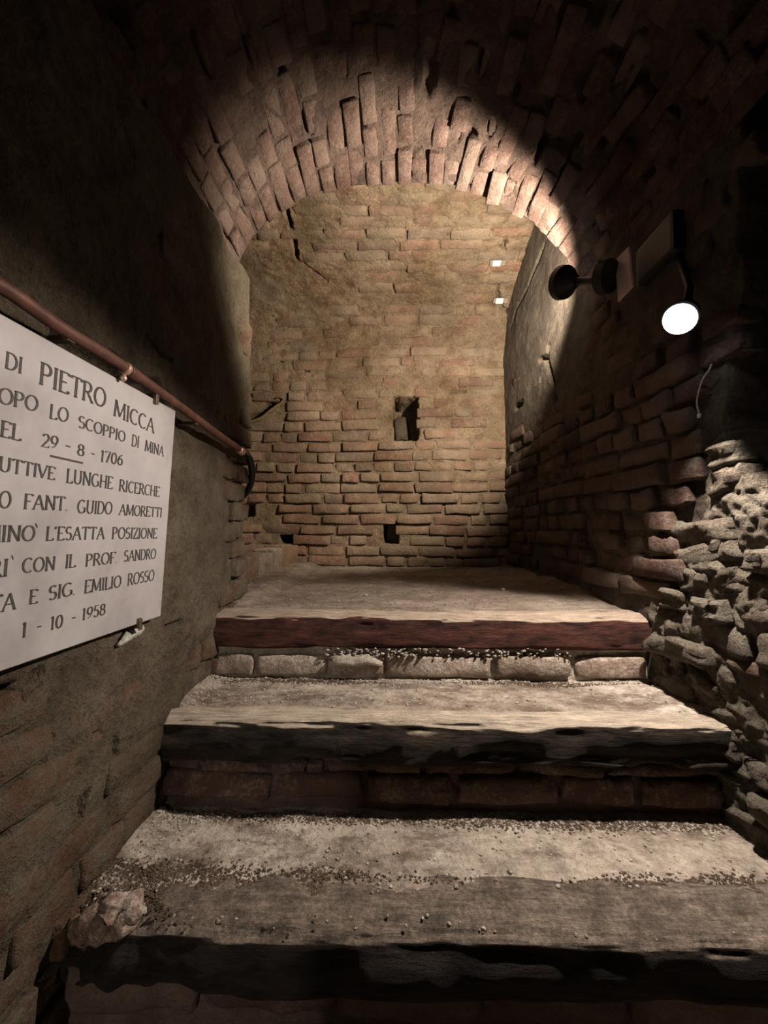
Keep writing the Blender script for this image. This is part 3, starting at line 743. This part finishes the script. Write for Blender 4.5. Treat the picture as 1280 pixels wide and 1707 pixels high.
# crumbs of pale mortar squeezed out under the top beam
def lumps(name, pts, mat, parent, seed, offs=None):
    """joined little stones: list of (x, y, z, r)"""
    t = (1+5**.5)/2
    ico = np.array([(-1, t, 0), (1, t, 0), (-1, -t, 0), (1, -t, 0), (0, -1, t), (0, 1, t), (0, -1, -t), (0, 1, -t), (t, 0, -1), (t, 0, 1), (-t, 0, -1), (-t, 0, 1)])/1.9
    fc = [(0, 11, 5), (0, 5, 1), (0, 1, 7), (0, 7, 10), (0, 10, 11), (1, 5, 9), (5, 11, 4), (11, 10, 2), (10, 7, 6), (7, 1, 8), (3, 9, 4), (3, 4, 2), (3, 2, 6), (3, 6, 8), (3, 8, 9), (4, 9, 5), (2, 4, 11), (6, 2, 10), (8, 6, 7), (9, 8, 1)]
    r = np.random.RandomState(seed); V = []; Fc = []; T = []; off = 0
    for x, y, z, q in pts:
        A = ico*(1+0.35*(r.rand(12, 1)-0.5)); a = r.rand()*6.28; ca, sa = math.cos(a), math.sin(a)
        A = A*np.array([r.uniform(.8, 1.4), 1, r.uniform(.5, .8)])
        A = A @ np.array([[ca, -sa, 0], [sa, ca, 0], [0, 0, 1]])
        V.append(A*q+np.array([x, y, z])); T += [r.rand()]*12
        Fc += [tuple(i+off for i in f) for f in fc]; off += 12
    return raw_mesh(name, np.concatenate(V), Fc, mat, False, T)
pr = random.Random(12); pts = []
for _ in range(240):
    px = pr.choice((pr.uniform(540, 815), pr.uniform(560, 700), pr.uniform(820, 950)))
    p = at_y(px, pr.uniform(1080, 1094), 1.375); pts.append((p.x, p.y+pr.uniform(-0.008, 0.008), p.z, pr.uniform(0.002, 0.007)))
o = child(mobj('mortar_crumbs', lumps('mortar_crumbs', pts, M_riser_mortar, None, 4))); o['kind'] = 'stuff'; o['label'] = 'pale crumbled mortar under the top beam'
wp_ = [at_y(x, y, 1.372) for x, y in ((550, 1106), (565, 1100), (590, 1103), (612, 1100), (636, 1108))]
o = ribbon_lump([p+SOFF*0 for p in wp_], [0.010, 0.018, 0.020, 0.017, 0.009], M_riser_mortar, 'mortar_patch', stairs, 19); o.location = -SOFF; o['label'] = 'whitish mortar patch under the top beam'
# ---------------------------------------------------------------- low brick kerb along the niche's left side
kerb = empty('brick_kerb', (-0.72, 2.3, -0.25), 'low brick kerb on the niche floor at the foot of its left corner', 'kerb')
KO = Vector((-0.72, 2.3, -0.25)); kr = random.Random(8)
k0 = Vector((-0.735, 1.72, 0)); k1 = Vector((-0.66, 2.74, 0)); kd = (k1-k0).normalized(); kn = Vector((kd.y, -kd.x, 0))
ks = Surf(lambda u, v: (k0.x+kd.x*u+0*v, k0.y+kd.y*u+0*v, v+0*u), lambda u, v: 0*(u+v))
kt = []
u = 0.0
while u < 0.98:
    L = kr.choice((0.13, 0.16, 0.20))
    V, Fc = boxvf(-L/2, L/2, -0.12, 0.0, 0, 0.125+kr.uniform(-0.015, 0.015), 0.012)
    V = np.array([tuple(q) for q in V]); V += 0.005*np.stack([vnoise(V[:, 0]*40+u*50, V[:, 1]*40, V[:, 2]*40, 70+i) for i in range(3)], 1)
    o = mobj('brick', raw_mesh('brick', V, Fc, M_back_brick if kr.random() < 0.5 else M_floor), kerb)
    ang = math.atan2(kd.y, kd.x)
    c = k0+kd*(u+L/2); fz = float(floor_h(c.x, c.y))-0.012
    o.matrix_local = Matrix.Translation(Vector((c.x, c.y, fz))-KO) @ Matrix.Rotation(ang+math.pi+kr.gauss(0, 0.03), 4, 'Z') @ Matrix.Rotation(0, 4, 'X')
    u += L+0.01

# ---------------------------------------------------------------- marble plaque with engraved lines
PLX = lambda z: -0.566 + 0.045*z
def lp(px, py):
    z = 0.0
    for _ in range(5):
        p = at_x(px, py, PLX(z)); z = p.z
    return p
pA, pB = lp(293, 685), lp(268, 1027)
ZT = pA.z; ZBt = pB.z; YR = (pA.y+pB.y)/2
YL = 0.33
plaque = empty('marble_plaque', ((PLX(ZBt))-0.012, (YL+YR)/2, ZBt), 'large white marble plaque engraved with Italian capitals, fixed to the left wall', 'plaque')
PO = plaque.location.copy()
def plq(y, z, out=0.0):  # point on the plaque face
    return Vector((PLX(z)+out, y, z))
import bmesh
def slabmesh():
    bm = bmesh.new(); ring = []
    for (y, z) in ((YL, ZBt), (pB.y, ZBt), (pA.y, ZT), (YL, ZT)):
        ring.append((bm.verts.new(plq(y, z)-PO), bm.verts.new(plq(y, z, -0.022)-PO)))
    f = [r_[0] for r_ in ring]; b = [r_[1] for r_ in ring]
    bm.faces.new(f); bm.faces.new(b[::-1])
    for i in range(4): j = (i+1) % 4; bm.faces.new((f[j], f[i], b[i], b[j]))
    bmesh.ops.recalc_face_normals(bm, faces=bm.faces[:])
    bmesh.ops.bevel(bm, geom=bm.edges[:], offset=0.0015, segments=1, affect='EDGES')
    me = bpy.data.meshes.new('slab'); bm.to_mesh(me); bm.free(); me.materials.append(M_marble); return me
mobj('slab', slabmesh(), plaque)
# Roman capitals as strokes
def arc(cx, cy, rx, ry, a0, a1, n=14): return [(cx+rx*math.cos(math.radians(a0+(a1-a0)*i/n)), cy+ry*math.sin(math.radians(a0+(a1-a0)*i/n))) for i in range(n+1)]
G = {  # letter: (width, strokes, serif feet [(x, y)])
 'A': (0.78, [[(0.04, 0), (0.39, 1)], [(0.39, 1), (0.74, 0)], [(0.17, 0.36), (0.61, 0.36)]], [(0.04, 0), (0.74, 0)]),
 'C': (0.74, [arc(0.42, 0.5, 0.37, 0.5, 50, 310)], []),
 'D': (0.76, [[(0.1, 0), (0.1, 1)], [(0.1, 1), (0.3, 1)] + arc(0.3, 0.5, 0.4, 0.5, 90, -90) + [(0.1, 0)]], [(0.1, 0), (0.1, 1)]),
 'E': (0.60, [[(0.1, 0), (0.1, 1)], [(0.1, 1), (0.54, 1), (0.54, 0.88)], [(0.1, 0.52), (0.44, 0.52)], [(0.1, 0), (0.56, 0), (0.56, 0.13)]], [(0.1, 0), (0.1, 1)]),
 'F': (0.56, [[(0.1, 0), (0.1, 1)], [(0.1, 1), (0.54, 1), (0.54, 0.88)], [(0.1, 0.52), (0.42, 0.52)]], [(0.1, 0), (0.1, 1)]),
 'G': (0.80, [arc(0.42, 0.5, 0.37, 0.5, 50, 330), [(0.72, 0.06), (0.72, 0.42), (0.54, 0.42)]], []),
 'H': (0.80, [[(0.12, 0), (0.12, 1)], [(0.68, 0), (0.68, 1)], [(0.12, 0.52), (0.68, 0.52)]], [(0.12, 0), (0.12, 1), (0.68, 0), (0.68, 1)]),
 'I': (0.26, [[(0.13, 0), (0.13, 1)]], [(0.13, 0), (0.13, 1)]),
 'L': (0.56, [[(0.1, 0), (0.1, 1)], [(0.1, 0), (0.54, 0), (0.54, 0.15)]], [(0.1, 0), (0.1, 1)]),
 'M': (0.96, [[(0.08, 0), (0.14, 1)], [(0.14, 1), (0.48, 0.05)], [(0.48, 0.05), (0.82, 1)], [(0.82, 1), (0.88, 0)]], [(0.08, 0), (0.88, 0), (0.12, 1), (0.84, 1)]),
 'N': (0.82, [[(0.12, 0), (0.12, 1)], [(0.12, 1), (0.70, 0)], [(0.70, 0), (0.70, 1)]], [(0.12, 0), (0.10, 1), (0.70, 1)]),
 'O': (0.84, [arc(0.42, 0.5, 0.37, 0.5, 0, 360, 26)], []),
 'P': (0.62, [[(0.1, 0), (0.1, 1)], [(0.1, 1), (0.28, 1)] + arc(0.28, 0.74, 0.26, 0.26, 90, -90) + [(0.1, 0.48)]], [(0.1, 0), (0.1, 1)]),
 'R': (0.70, [[(0.1, 0), (0.1, 1)], [(0.1, 1), (0.28, 1)] + arc(0.28, 0.75, 0.25, 0.25, 90, -90) + [(0.1, 0.5)], [(0.30, 0.5), (0.66, 0)]], [(0.1, 0), (0.1, 1), (0.66, 0)]),
 'S': (0.58, [arc(0.29, 0.75, 0.22, 0.25, 35, 250, 12) + arc(0.29, 0.27, 0.24, 0.27, 80, -145, 12)], []),
 'T': (0.70, [[(0.35, 0), (0.35, 1)], [(0.04, 0.87), (0.04, 1), (0.66, 1), (0.66, 0.87)]], [(0.35, 0)]),
 'U': (0.78, [[(0.12, 1), (0.12, 0.3)] + arc(0.39, 0.3, 0.27, 0.3, 180, 360) + [(0.66, 1)]], [(0.12, 1), (0.66, 1)]),
 'V': (0.76, [[(0.04, 1), (0.38, 0)], [(0.38, 0), (0.72, 1)]], [(0.05, 1), (0.71, 1)]),
 'Z': (0.64, [[(0.06, 0.87), (0.06, 1), (0.58, 1)], [(0.58, 1), (0.06, 0)], [(0.06, 0), (0.60, 0), (0.60, 0.14)]], []),
 '0': (0.62, [arc(0.31, 0.5, 0.24, 0.5, 0, 360, 22)], []),
 '1': (0.34, [[(0.17, 0), (0.17, 1), (0.05, 0.88)]], [(0.17, 0)]),
 '2': (0.60, [arc(0.30, 0.73, 0.22, 0.27, 160, -30, 12) + [(0.06, 0), (0.56, 0), (0.56, 0.12)]], []),
 '5': (0.56, [[(0.50, 1), (0.14, 1), (0.11, 0.56)] + arc(0.27, 0.31, 0.22, 0.31, 115, -150, 14)], []),
 '6': (0.60, [arc(0.30, 0.31, 0.23, 0.31, 0, 360, 18), [(0.48, 0.97), (0.22, 0.80), (0.08, 0.42)]], []),
 '7': (0.56, [[(0.05, 0.88), (0.05, 1), (0.52, 1), (0.20, 0)]], []),
 '8': (0.60, [arc(0.30, 0.76, 0.19, 0.24, 0, 360, 16), arc(0.30, 0.27, 0.23, 0.27, 0, 360, 16)], []),
 '9': (0.60, [arc(0.30, 0.69, 0.23, 0.31, 0, 360, 18), [(0.12, 0.03), (0.38, 0.20), (0.52, 0.58)]], []),
 '-': (0.44, [[(0.06, 0.45), (0.38, 0.45)]], []), '.': (0.18, [[(0.04, 0.03), (0.12, 0.03)]], []), "'": (0.2, [[(0.1, 1.02), (0.06, 0.82)]], []),
}
def ribbon(pts, V, Fs, mp, thick=0.15, thin=0.072, dash=False):
    n = len(pts)
    base = len(V)
    for i, (x, y) in enumerate(pts):
        ax, ay = pts[max(i-1, 0)]; bx, by = pts[min(i+1, n-1)]
        dx, dy = bx-ax, by-ay; L = math.hypot(dx, dy) or 1; dx /= L; dy /= L
        wd = (thin+(thick-thin)*abs(dy))/2 if not dash else 0.045
        if dy > 0 and abs(dx) > 0.15 and n == 2: wd *= 0.62
        V.append(mp(x-dy*wd, y+dx*wd)); V.append(mp(x+dy*wd, y-dx*wd))
    for i in range(n-1):
        a = base+2*i; Fs.append((a, a+1, a+3, a+2))
def text_run(V, Fs, s, xs, yb, yt, xe, ye):
    a = lp(xs, yb); b = lp(xe, ye); t = lp(xs, yt)
    hgt = t.z-a.z; z0 = (a.z+b.z)/2 if abs(a.z-b.z) > 0.004 else a.z
    tot = sum(G[c][0] for c in s)+0.06*(len(s)-1); k = (b.y-a.y)/tot; x = 0
    for c in s:
        wd, strokes, feet = G[c]
        mp = lambda gx, gy, x=x: plq(a.y+(x+gx)*k, a.z+(b.z-a.z)*((x+gx)/tot)+gy*hgt, 0.0007)-PO
        for st_ in strokes:
            pts_ = st_
            segs = []
            if len(pts_) == 3 or (len(pts_) == 4 and c in 'TEF'):     # keep sharp corners separate
                segs = [pts_[i:i+2] for i in range(len(pts_)-1)]
            else: segs = [pts_]
            for q in segs: ribbon(q, V, Fs, mp, dash=(c == '-'))
        for fx, fy in feet: ribbon([(fx-0.10, fy), (fx+0.10, fy)], V, Fs, mp, thin=0.07)
        x += wd+0.06
LINES = [
 [("DI", 8, 613, 585, 36, 623), ("PIETRO", 65, 639, 602, 175, 680), ("MICCA", 189, 692, 665, 256, 722)],
 [("OPO", -4, 671, 644, 62, 686), ("LO", 82, 697, 673, 113, 704), ("SCOPPIO", 130, 712, 692, 208, 737), ("DI", 219, 743, 724, 231, 746), ("MINA", 241, 751, 733, 272, 761)],
 [("EL", 0, 727, 700, 34, 735), ("29", 68, 744, 722, 96, 749), ("-", 107, 752, 730, 118, 755), ("8", 128, 758, 739, 140, 761), ("-", 150, 764, 745, 158, 766), ("1706", 167, 769, 750, 204, 776)],
 [("RUTTIVE", -24, 781, 756, 91, 800), ("LUNGHE", 110, 804, 781, 187, 815), ("RICERCHE", 198, 818, 799, 265, 828)],
 [("O", -3, 846, 818, 17, 847), ("FANT.", 39, 848, 823, 112, 851), ("GUIDO", 128, 855, 833, 186, 857), ("AMORETTI", 198, 858, 840, 269, 862)],
 [("MINO", -30, 904, 876, 57, 901), ("L'ESATTA", 76, 901, 878, 173, 898), ("POSIZIONE", 186, 898, 879, 261, 897)],
 [("RI", -20, 963, 934, 12, 960), ("CON", 36, 955, 931, 91, 950), ("IL", 108, 947, 925, 125, 945), ("PROF.", 142, 944, 924, 195, 938), ("SANDRO", 206, 936, 918, 259, 931)],
 [("FA", -16, 1023, 994, 25, 1015), ("E", 48, 1007, 984, 62, 1005), ("SIG.", 80, 1001, 978, 125, 991), ("EMILIO", 140, 989, 968, 201, 978), ("ROSSO", 212, 976, 957, 256, 967)],
 [("1", 35, 1063, 1039, 44, 1061), ("-", 60, 1056, 1033, 69, 1054), ("10", 83, 1050, 1029, 104, 1045), ("-", 118, 1040, 1020, 126, 1038), ("1958", 136, 1034, 1015, 175, 1024)],
]
EXTRA = {2: [((83, 759.7), (138, 772))], 5: [((59, 873), (62, 879))], 6: [((19, 926), (22, 932))]}
for i, ln in enumerate(LINES):
    V, Fs = [], []
    for run in ln:
        wv, wf = [], []; text_run(wv, wf, *run)
        mobj('engraved_word', raw_mesh('engraved_word', [tuple(v) for v in wv], wf, M_ink, False), plaque)
    for (a, b) in EXTRA.get(i, []):
        A = lp(*a); B = lp(*b); base = len(V)
        for P_ in (A, B):
            for dz in (0.0016, -0.0016): V.append(plq(P_.y, P_.z+dz, 0.0007)-PO)
        Fs.append((base, base+1, base+3, base+2))
    if V: mobj('engraved_stroke', raw_mesh('engraved_stroke', [tuple(v) for v in V], Fs, M_ink, False), plaque)
# wall clips that hold it
def clip(px, py, up):
    p = lp(px, py); V, Fc = boxvf(-0.022, 0.004, -0.006, 0.006, -0.012 if up else -0.008, 0.010 if up else 0.014, 0.001)
    V2, F2 = boxvf(0.004, 0.007, -0.006, 0.006, -0.012, 0.012, 0.001)
    n = len(V); V = V+V2; Fc = Fc+[tuple(i+n for i in f) for f in F2]
    o = mobj('clip', raw_mesh('clip', [tuple(v) for v in V], Fc, M_clip, False), plaque, Vector((p.x, p.y, p.z))-PO)
    return o
clip(258, 665, True); clip(230, 1041, False)
# blob of pale plaster on the wall below the lower clip
cp = [lu(x, y) for x, y in ((190, 1075), (198, 1068), (208, 1056), (222, 1050), (230, 1046))]
ribbon_lump([Vector((float(XL(z))+0.010, y, z)) for y, z in cp], [0.004, 0.007, 0.013, 0.012, 0.006], M_pale_plaster, 'plaster_patch', wall_left, 9)

# ---------------------------------------------------------------- pipe on the left wall
pipe_px = [(-260, 360), (-120, 420), (0, 476), (100, 545), (200, 607), (300, 678), (360, 722), (398, 748)]
PX0 = -0.548
pts = [at_x(x, y, PX0) for x, y in pipe_px]; pts = [pts[1]+Vector((0, -0.11*k, 0.002*k)) for k in range(9, 0, -1)]+pts[1:]
pipe = empty('copper_pipe', tuple(pts[11]), 'brown copper pipe running along the left wall above the plaque', 'pipe')
QO = pts[11].copy()
def smooth_path(P, n=12):
    out = []
    for i in range(len(P)-1):
        a, b, c, d = P[max(i-1, 0)], P[i], P[i+1], P[min(i+2, len(P)-1)]
        for k in range(n):
            t = k/n; out.append(0.5*((2*b)+(c-a)*t+(2*a-5*b+4*c-d)*t*t+(3*b-a-3*c+d)*t**3))
    out.append(P[-1]); return out
V, Fc = tube([p-QO for p in smooth_path(pts)], 0.0112, 16)
mobj('pipe_run', raw_mesh('pipe_run', [tuple(v) for v in V], Fc, M_copper), pipe)
def ring_on(a, b, L, rad, mat, name):
    d = (b-a).normalized(); V, Fc = tube([a-QO, a-QO+d*L*0.1, a-QO+d*L*0.9, a-QO+d*L], [rad*0.97, rad, rad, rad*0.97], 16)
    return mobj(name, raw_mesh(name, [tuple(v) for v in V], Fc, mat), pipe)
j0 = at_x(206, 612, PX0); j1 = at_x(300, 678, PX0)
tag(ring_on(j0, j1, 0.010, 0.0134, M_joint, 'pipe_coupling'), 'bright soldered coupling')
ring_on(j0+Vector((0, 0.014, 0)), j1, 0.03, 0.0128, M_copper, 'pipe_coupling')
d0 = at_x(206, 624, PX0+0.006)
V, Fc = tube([d0-QO, d0-QO+Vector((0, 0, -0.008)), d0-QO+Vector((0, 0, -0.014))], [0.004, 0.007, 0.003], 10)
mobj('drip_screw', raw_mesh('drip_screw', [tuple(v) for v in V], Fc, M_joint), pipe)
e = pts[-1]
V, Fc = tube([e-QO, e-QO+Vector((0, 0.03, -0.006))], 0.0135, 14); mobj('pipe_end', raw_mesh('pipe_end', [tuple(v) for v in V], Fc, M_joint), pipe)
hp = [at_x(398, 748, -0.548), at_y(411, 757, 1.56), at_y(418, 772, 1.60), at_y(420, 790, 1.63), at_y(417, 808, 1.67), at_y(408, 824, 1.71), at_y(396, 834, 1.76)]
V, Fc = tube([p-QO for p in smooth_path(hp)], 0.0135, 14)
tag(mobj('flexible_hose', raw_mesh('flexible_hose', [tuple(v) for v in V], Fc, M_hose), pipe), 'black flexible hose end')
for (px_, py_) in ((120, 556), (330, 700)):
    c = at_x(px_, py_, PX0)
    V, Fc = boxvf(-0.05, 0.0, -0.008, 0.008, -0.004, 0.004, 0.001)
    mobj('pipe_bracket', raw_mesh('pipe_bracket', [tuple(v) for v in V], Fc, M_clip, False), pipe, c-QO+Vector((0, 0, -0.010)))

# ---------------------------------------------------------------- twin head floodlight on the right wall
FX = Vector((0.80, 1.20, 0.86))
fl = empty('floodlight', FX, 'dark twin-head floodlight on the right wall with its near lamp shining white', 'lamp')
def fpart(name, V, Fc, mat, smooth=False, parent=None): return mobj(name, raw_mesh(name, [tuple(Vector(v)-FX) for v in V], Fc, mat, smooth), parent or fl)
V, Fc = boxvf(0.768, 0.88, 1.15, 1.335, 0.79, 0.91, 0.012)
fpart('housing', V, Fc, M_housing, False)
# end plate, its colour paled for bounced light, turned a little to the viewer
q = [at_y(1024, 433, 1.365), at_y(1048, 409, 1.30), at_y(1055, 477, 1.30), at_y(1029, 505, 1.365)]
nrm = (q[1]-q[0]).cross(q[3]-q[0]).normalized()
if nrm.y > 0: nrm = -nrm
bm = bmesh.new(); a = [bm.verts.new(p-FX) for p in q]; b = [bm.verts.new(p-FX-nrm*0.006) for p in q]
bm.faces.new(a); bm.faces.new(b[::-1])
for i in range(4): bm.faces.new((a[i], b[i], b[(i+1) % 4], a[(i+1) % 4]))
bmesh.ops.recalc_face_normals(bm, faces=bm.faces[:]); bmesh.ops.bevel(bm, geom=bm.edges[:], offset=0.003, segments=2, affect='EDGES')
me = bpy.data.meshes.new('end_plate'); bm.to_mesh(me); bm.free(); me.materials.append(M_plate)
tag(mobj('end_plate', me, fl), 'end plate tinted pale pinkish-beige for bounced light')
# swivel: black cylinder, grey disc, stem, far lamp head
c0 = at_y(1018, 460, 1.35); c1 = at_y(1003, 463, 1.375); c2 = at_y(990, 467, 1.39); c3 = at_y(962, 469, 1.45); c4 = at_y(941, 471, 1.50)
V, Fc = tube([c0, c1], 0.052, 20); fpart('swivel_joint', V, Fc, M_blackplastic, False)
ax = (c2-c1).normalized()
V, Fc = tube([c1, c1+ax*0.004, c1+ax*0.008], [0.048, 0.048, 0.040], 24); fpart('swivel_disc', V, Fc, M_disc, False)
V, Fc = tube([c1+ax*0.012, c2, c3], [0.020, 0.014, 0.014], 14); fpart('stem', V, Fc, M_blackplastic, True)
aim = Vector((-0.55, 0.66, 0.42)).normalized()
hd = (c4-c3).normalized()
V, Fc = tube([c3, c3+hd*0.012, c3+hd*0.035, c4-hd*0.012, c4-hd*0.004, c4+hd*0.018, c4+hd*0.024], [0.018, 0.025, 0.036, 0.042, 0.056, 0.058, 0.052], 24)
fh = fpart('far_lamp_head', V, Fc, M_blackplastic, False)
V, Fc = tube([c4+hd*0.0242, c4+hd*0.027], 0.046, 24); o = fpart('lens', V, Fc, M_glow, False, fh)
# near lamp head: bracket, shade and glowing reflector
lc = at_y(1133, 532, 1.03)
dn = Vector((-0.50, -0.35, -0.55)).normalized()
back_c = lc - dn*0.05
V, Fc = tube([Vector((0.80, 1.18, 0.80)), back_c+Vector((0.06, 0.07, 0.10)), back_c], [0.010, 0.010, 0.012], 10); fpart('bracket', V, Fc, M_blackplastic, True)
V, Fc = tube([back_c-dn*0.01, back_c, back_c+dn*0.02, lc-dn*0.004], [0.012, 0.024, 0.036, 0.042], 24); nh = fpart('near_lamp_head', V, Fc, M_housing, True)
t1 = dn.orthogonal().normalized(); t2 = dn.cross(t1)
V = []; Fc = []
for j in range(7):
    ph = j/6*math.pi/2
    for k in range(24):
        a_ = 2*math.pi*k/24; V.append(lc + (t1*math.cos(a_)+t2*math.sin(a_))*0.037*math.cos(ph)*1.0 + dn*0.018*math.sin(ph))
for j in range(6):
    for k in range(24): Fc.append((j*24+k, j*24+(k+1) % 24, (j+1)*24+(k+1) % 24, (j+1)*24+k))
fpart('glass', V, Fc, M_glow, True, nh)

# ---------------------------------------------------------------- crack gauges on the end wall
for (px_, py_, ls) in ((829, 435, 'small white crack gauge bridging the crack, the upper of the two'), (833, 498, 'small white crack gauge bridging the crack, the lower of the two')):
    u_, v_ = cove_uv(px_, py_)
    p, du, dv, n = back.frame(np.float64(u_), np.float64(v_))
    R = Matrix((Vector(du).normalized(), Vector(dv).normalized(), Vector(n).normalized())).transposed().to_4x4()
    g = empty('crack_gauge', Vector(p)+Vector(n)*0.010, ls, 'gauge', 'crack gauges on the end wall')
    g.matrix_world = Matrix.Translation(Vector(p)+Vector(n)*0.012) @ R
    for nm, (a, b, c, d, z0, z1), m_ in (('plate', (-0.045, 0.045, -0.014, 0.014, -0.012, 0.002), M_gauge), ('card', (-0.030, 0.016, -0.017, 0.019, 0.002, 0.006), M_gaugew)):
        V, Fc = boxvf(a, b, c, d, z0, z1, 0.0015)
        mobj(nm, raw_mesh(nm, [tuple(v) for v in V], Fc, m_, False), g)
# ---------------------------------------------------------------- loose wire on the right wall
wp = []
for x, y in ((1197, 607), (1192, 618), (1182, 632), (1176, 650), (1172, 668), (1173, 680), (1176, 690)):
    yy, zz = ru(x, y); wp.append(Vector((float(XR(yy))-0.016, yy, zz)))
V, Fc = tube(smooth_path(wp, 6), 0.0022, 8)
wo = wp[0].copy(); o = mobj('wire', raw_mesh('wire', [tuple(Vector(v)-wo) for v in V], Fc, M_wire), None, wo)
tag(o, 'thin loose grey wire hanging on the dark right wall below the floodlight', 'wire')
V, Fc = tube([wp[-1]-wo, wp[-1]-wo+Vector((0, 0.002, -0.010))], [0.005, 0.004], 10); mobj('wire_tip', raw_mesh('wire_tip', [tuple(v) for v in V], Fc, M_gaugew), o)

# ---------------------------------------------------------------- pebbles and grit
def hfun(k):
    return floor_h if k == 1 else (lambda x, y: tread_h(k, x, y))
def pebble_mesh(seed):
    me = lumps('pebble', [(0, 0, 0, 1.0)], M_pebble, None, seed); me.polygons.foreach_set('use_smooth', [True]*len(me.polygons)); return me
PM = [pebble_mesh(900+i) for i in range(6)]
peb = [(1, 838, 984, 0.011, 'rounded white pebble lying alone on the niche floor, right of centre'),
       (1, 610, 994, 0.011, 'small dark stone on the niche floor near the top beam, left of centre')]
def pebble(k, px_, py_, r_, label, group, name='pebble'):
    z = {1: -0.262, 2: -0.47, 3: -0.703}[k]
    for _ in range(4):
        p = at_z(px_, py_, z); z = float(hfun(k)(p.x, p.y))
    o = bpy.data.objects.new(name, rng.choice(PM)); COL.objects.link(o)
    o.scale = (r_, r_, r_); o.rotation_euler = (0, 0, rng.uniform(0, 6)); o.location = (p.x, p.y, z+r_*0.38)
    tag(o, label, 'pebble', group)
for k, x, y, r_, lab in peb: pebble(k, x, y, r_, lab, 'pebbles on the niche floor')
for x, y in ((560, 1003), (700, 990), (905, 975), (860, 965), (930, 985), (780, 1000), (480, 1000), (670, 970)):
    pebble(1, x+rng.uniform(-5, 5), y, rng.uniform(0.004, 0.007), 'tiny stone chip among the dust of the niche floor', 'pebbles on the niche floor')
for x, y in ((515, 1142), (620, 1150), (700, 1165), (880, 1168), (440, 1150), (985, 1150), (770, 1145)):
    pebble(2, x, y, rng.uniform(0.0035, 0.006), 'tiny stone chip on the tread between the two upper timber beams', 'pebbles on the middle tread')
for x, y in ((240, 1447), (697, 1471), (400, 1400), (545, 1420), (620, 1490), (760, 1480), (300, 1400), (850, 1455), (215, 1440), (345, 1470), (1090, 1390), (930, 1480)):
    pebble(3, x, y, rng.uniform(0.0035, 0.0065), 'tiny pale stone chip on the broad lowest lit tread', 'pebbles on the lowest lit tread')
def grit(k, n, x0, x1, y0, y1, parent, seed, edge=False):
    r_ = np.random.RandomState(seed); h_ = hfun(k); pts = []
    for _ in range(n):
        x = r_.uniform(x0, x1); y = r_.uniform(y0, y1)
        if edge and r_.rand() < 0.6: y = y1 - abs(r_.randn())*0.02
        if r_.rand() < 0.25: x = x0 + abs(r_.randn())*0.05
        q = r_.uniform(0.0012, 0.0042); pts.append((x, y, float(h_(x, y))+q*0.3, q))
    o = mobj('grit', lumps('grit', pts, M_pebble if k != 1 else M_floor, None, seed), parent); o['kind'] = 'stuff'
    return o
grit(1, 1500, -0.68, 0.74, 1.42, 2.75, floor, 1)
for k, n, a in ((2, 900, (-0.60, 0.80, 1.15, 1.385)), (3, 1500, (-0.60, 0.84, 0.79, 1.085))):
    o = grit(k, n, *a, stairs, k, True); o.location = o.location - SOFF

def soil(k, n, x0, x1, yc, wd, seed):
    r_ = np.random.RandomState(seed); h_ = hfun(k); pts = []
    for _ in range(n):
        x = r_.uniform(x0, x1)
        dn_ = float(fbm(x*4, seed, 0.3, 1.0, 3, seed))
        if r_.rand() > 0.6+1.2*dn_: continue
        y = yc + r_.randn()*wd*(0.6+0.8*dn_); q = r_.uniform(0.001, 0.0036); pts.append((x, y, float(h_(x, y))+q*0.15, q))
    o = mobj('soil', lumps('soil', pts, M_soil, None, seed), stairs); o['kind'] = 'stuff'; o.location = -SOFF
soil(2, 4200, -0.62, 0.80, 1.360, 0.014, 41); soil(3, 4200, -0.62, 0.84, 1.070, 0.014, 42); soil(3, 5500, -0.62, 0.9, 0.905, 0.018, 43)
soil(3, 3500, -0.61, -0.15, 0.86, 0.035, 44)

# ---------------------------------------------------------------- lift everything so that the lower floor lies at z = 0
for o in list(COL.objects):
    if o.parent is None: o.location.z += H
bpy.context.view_layer.update()
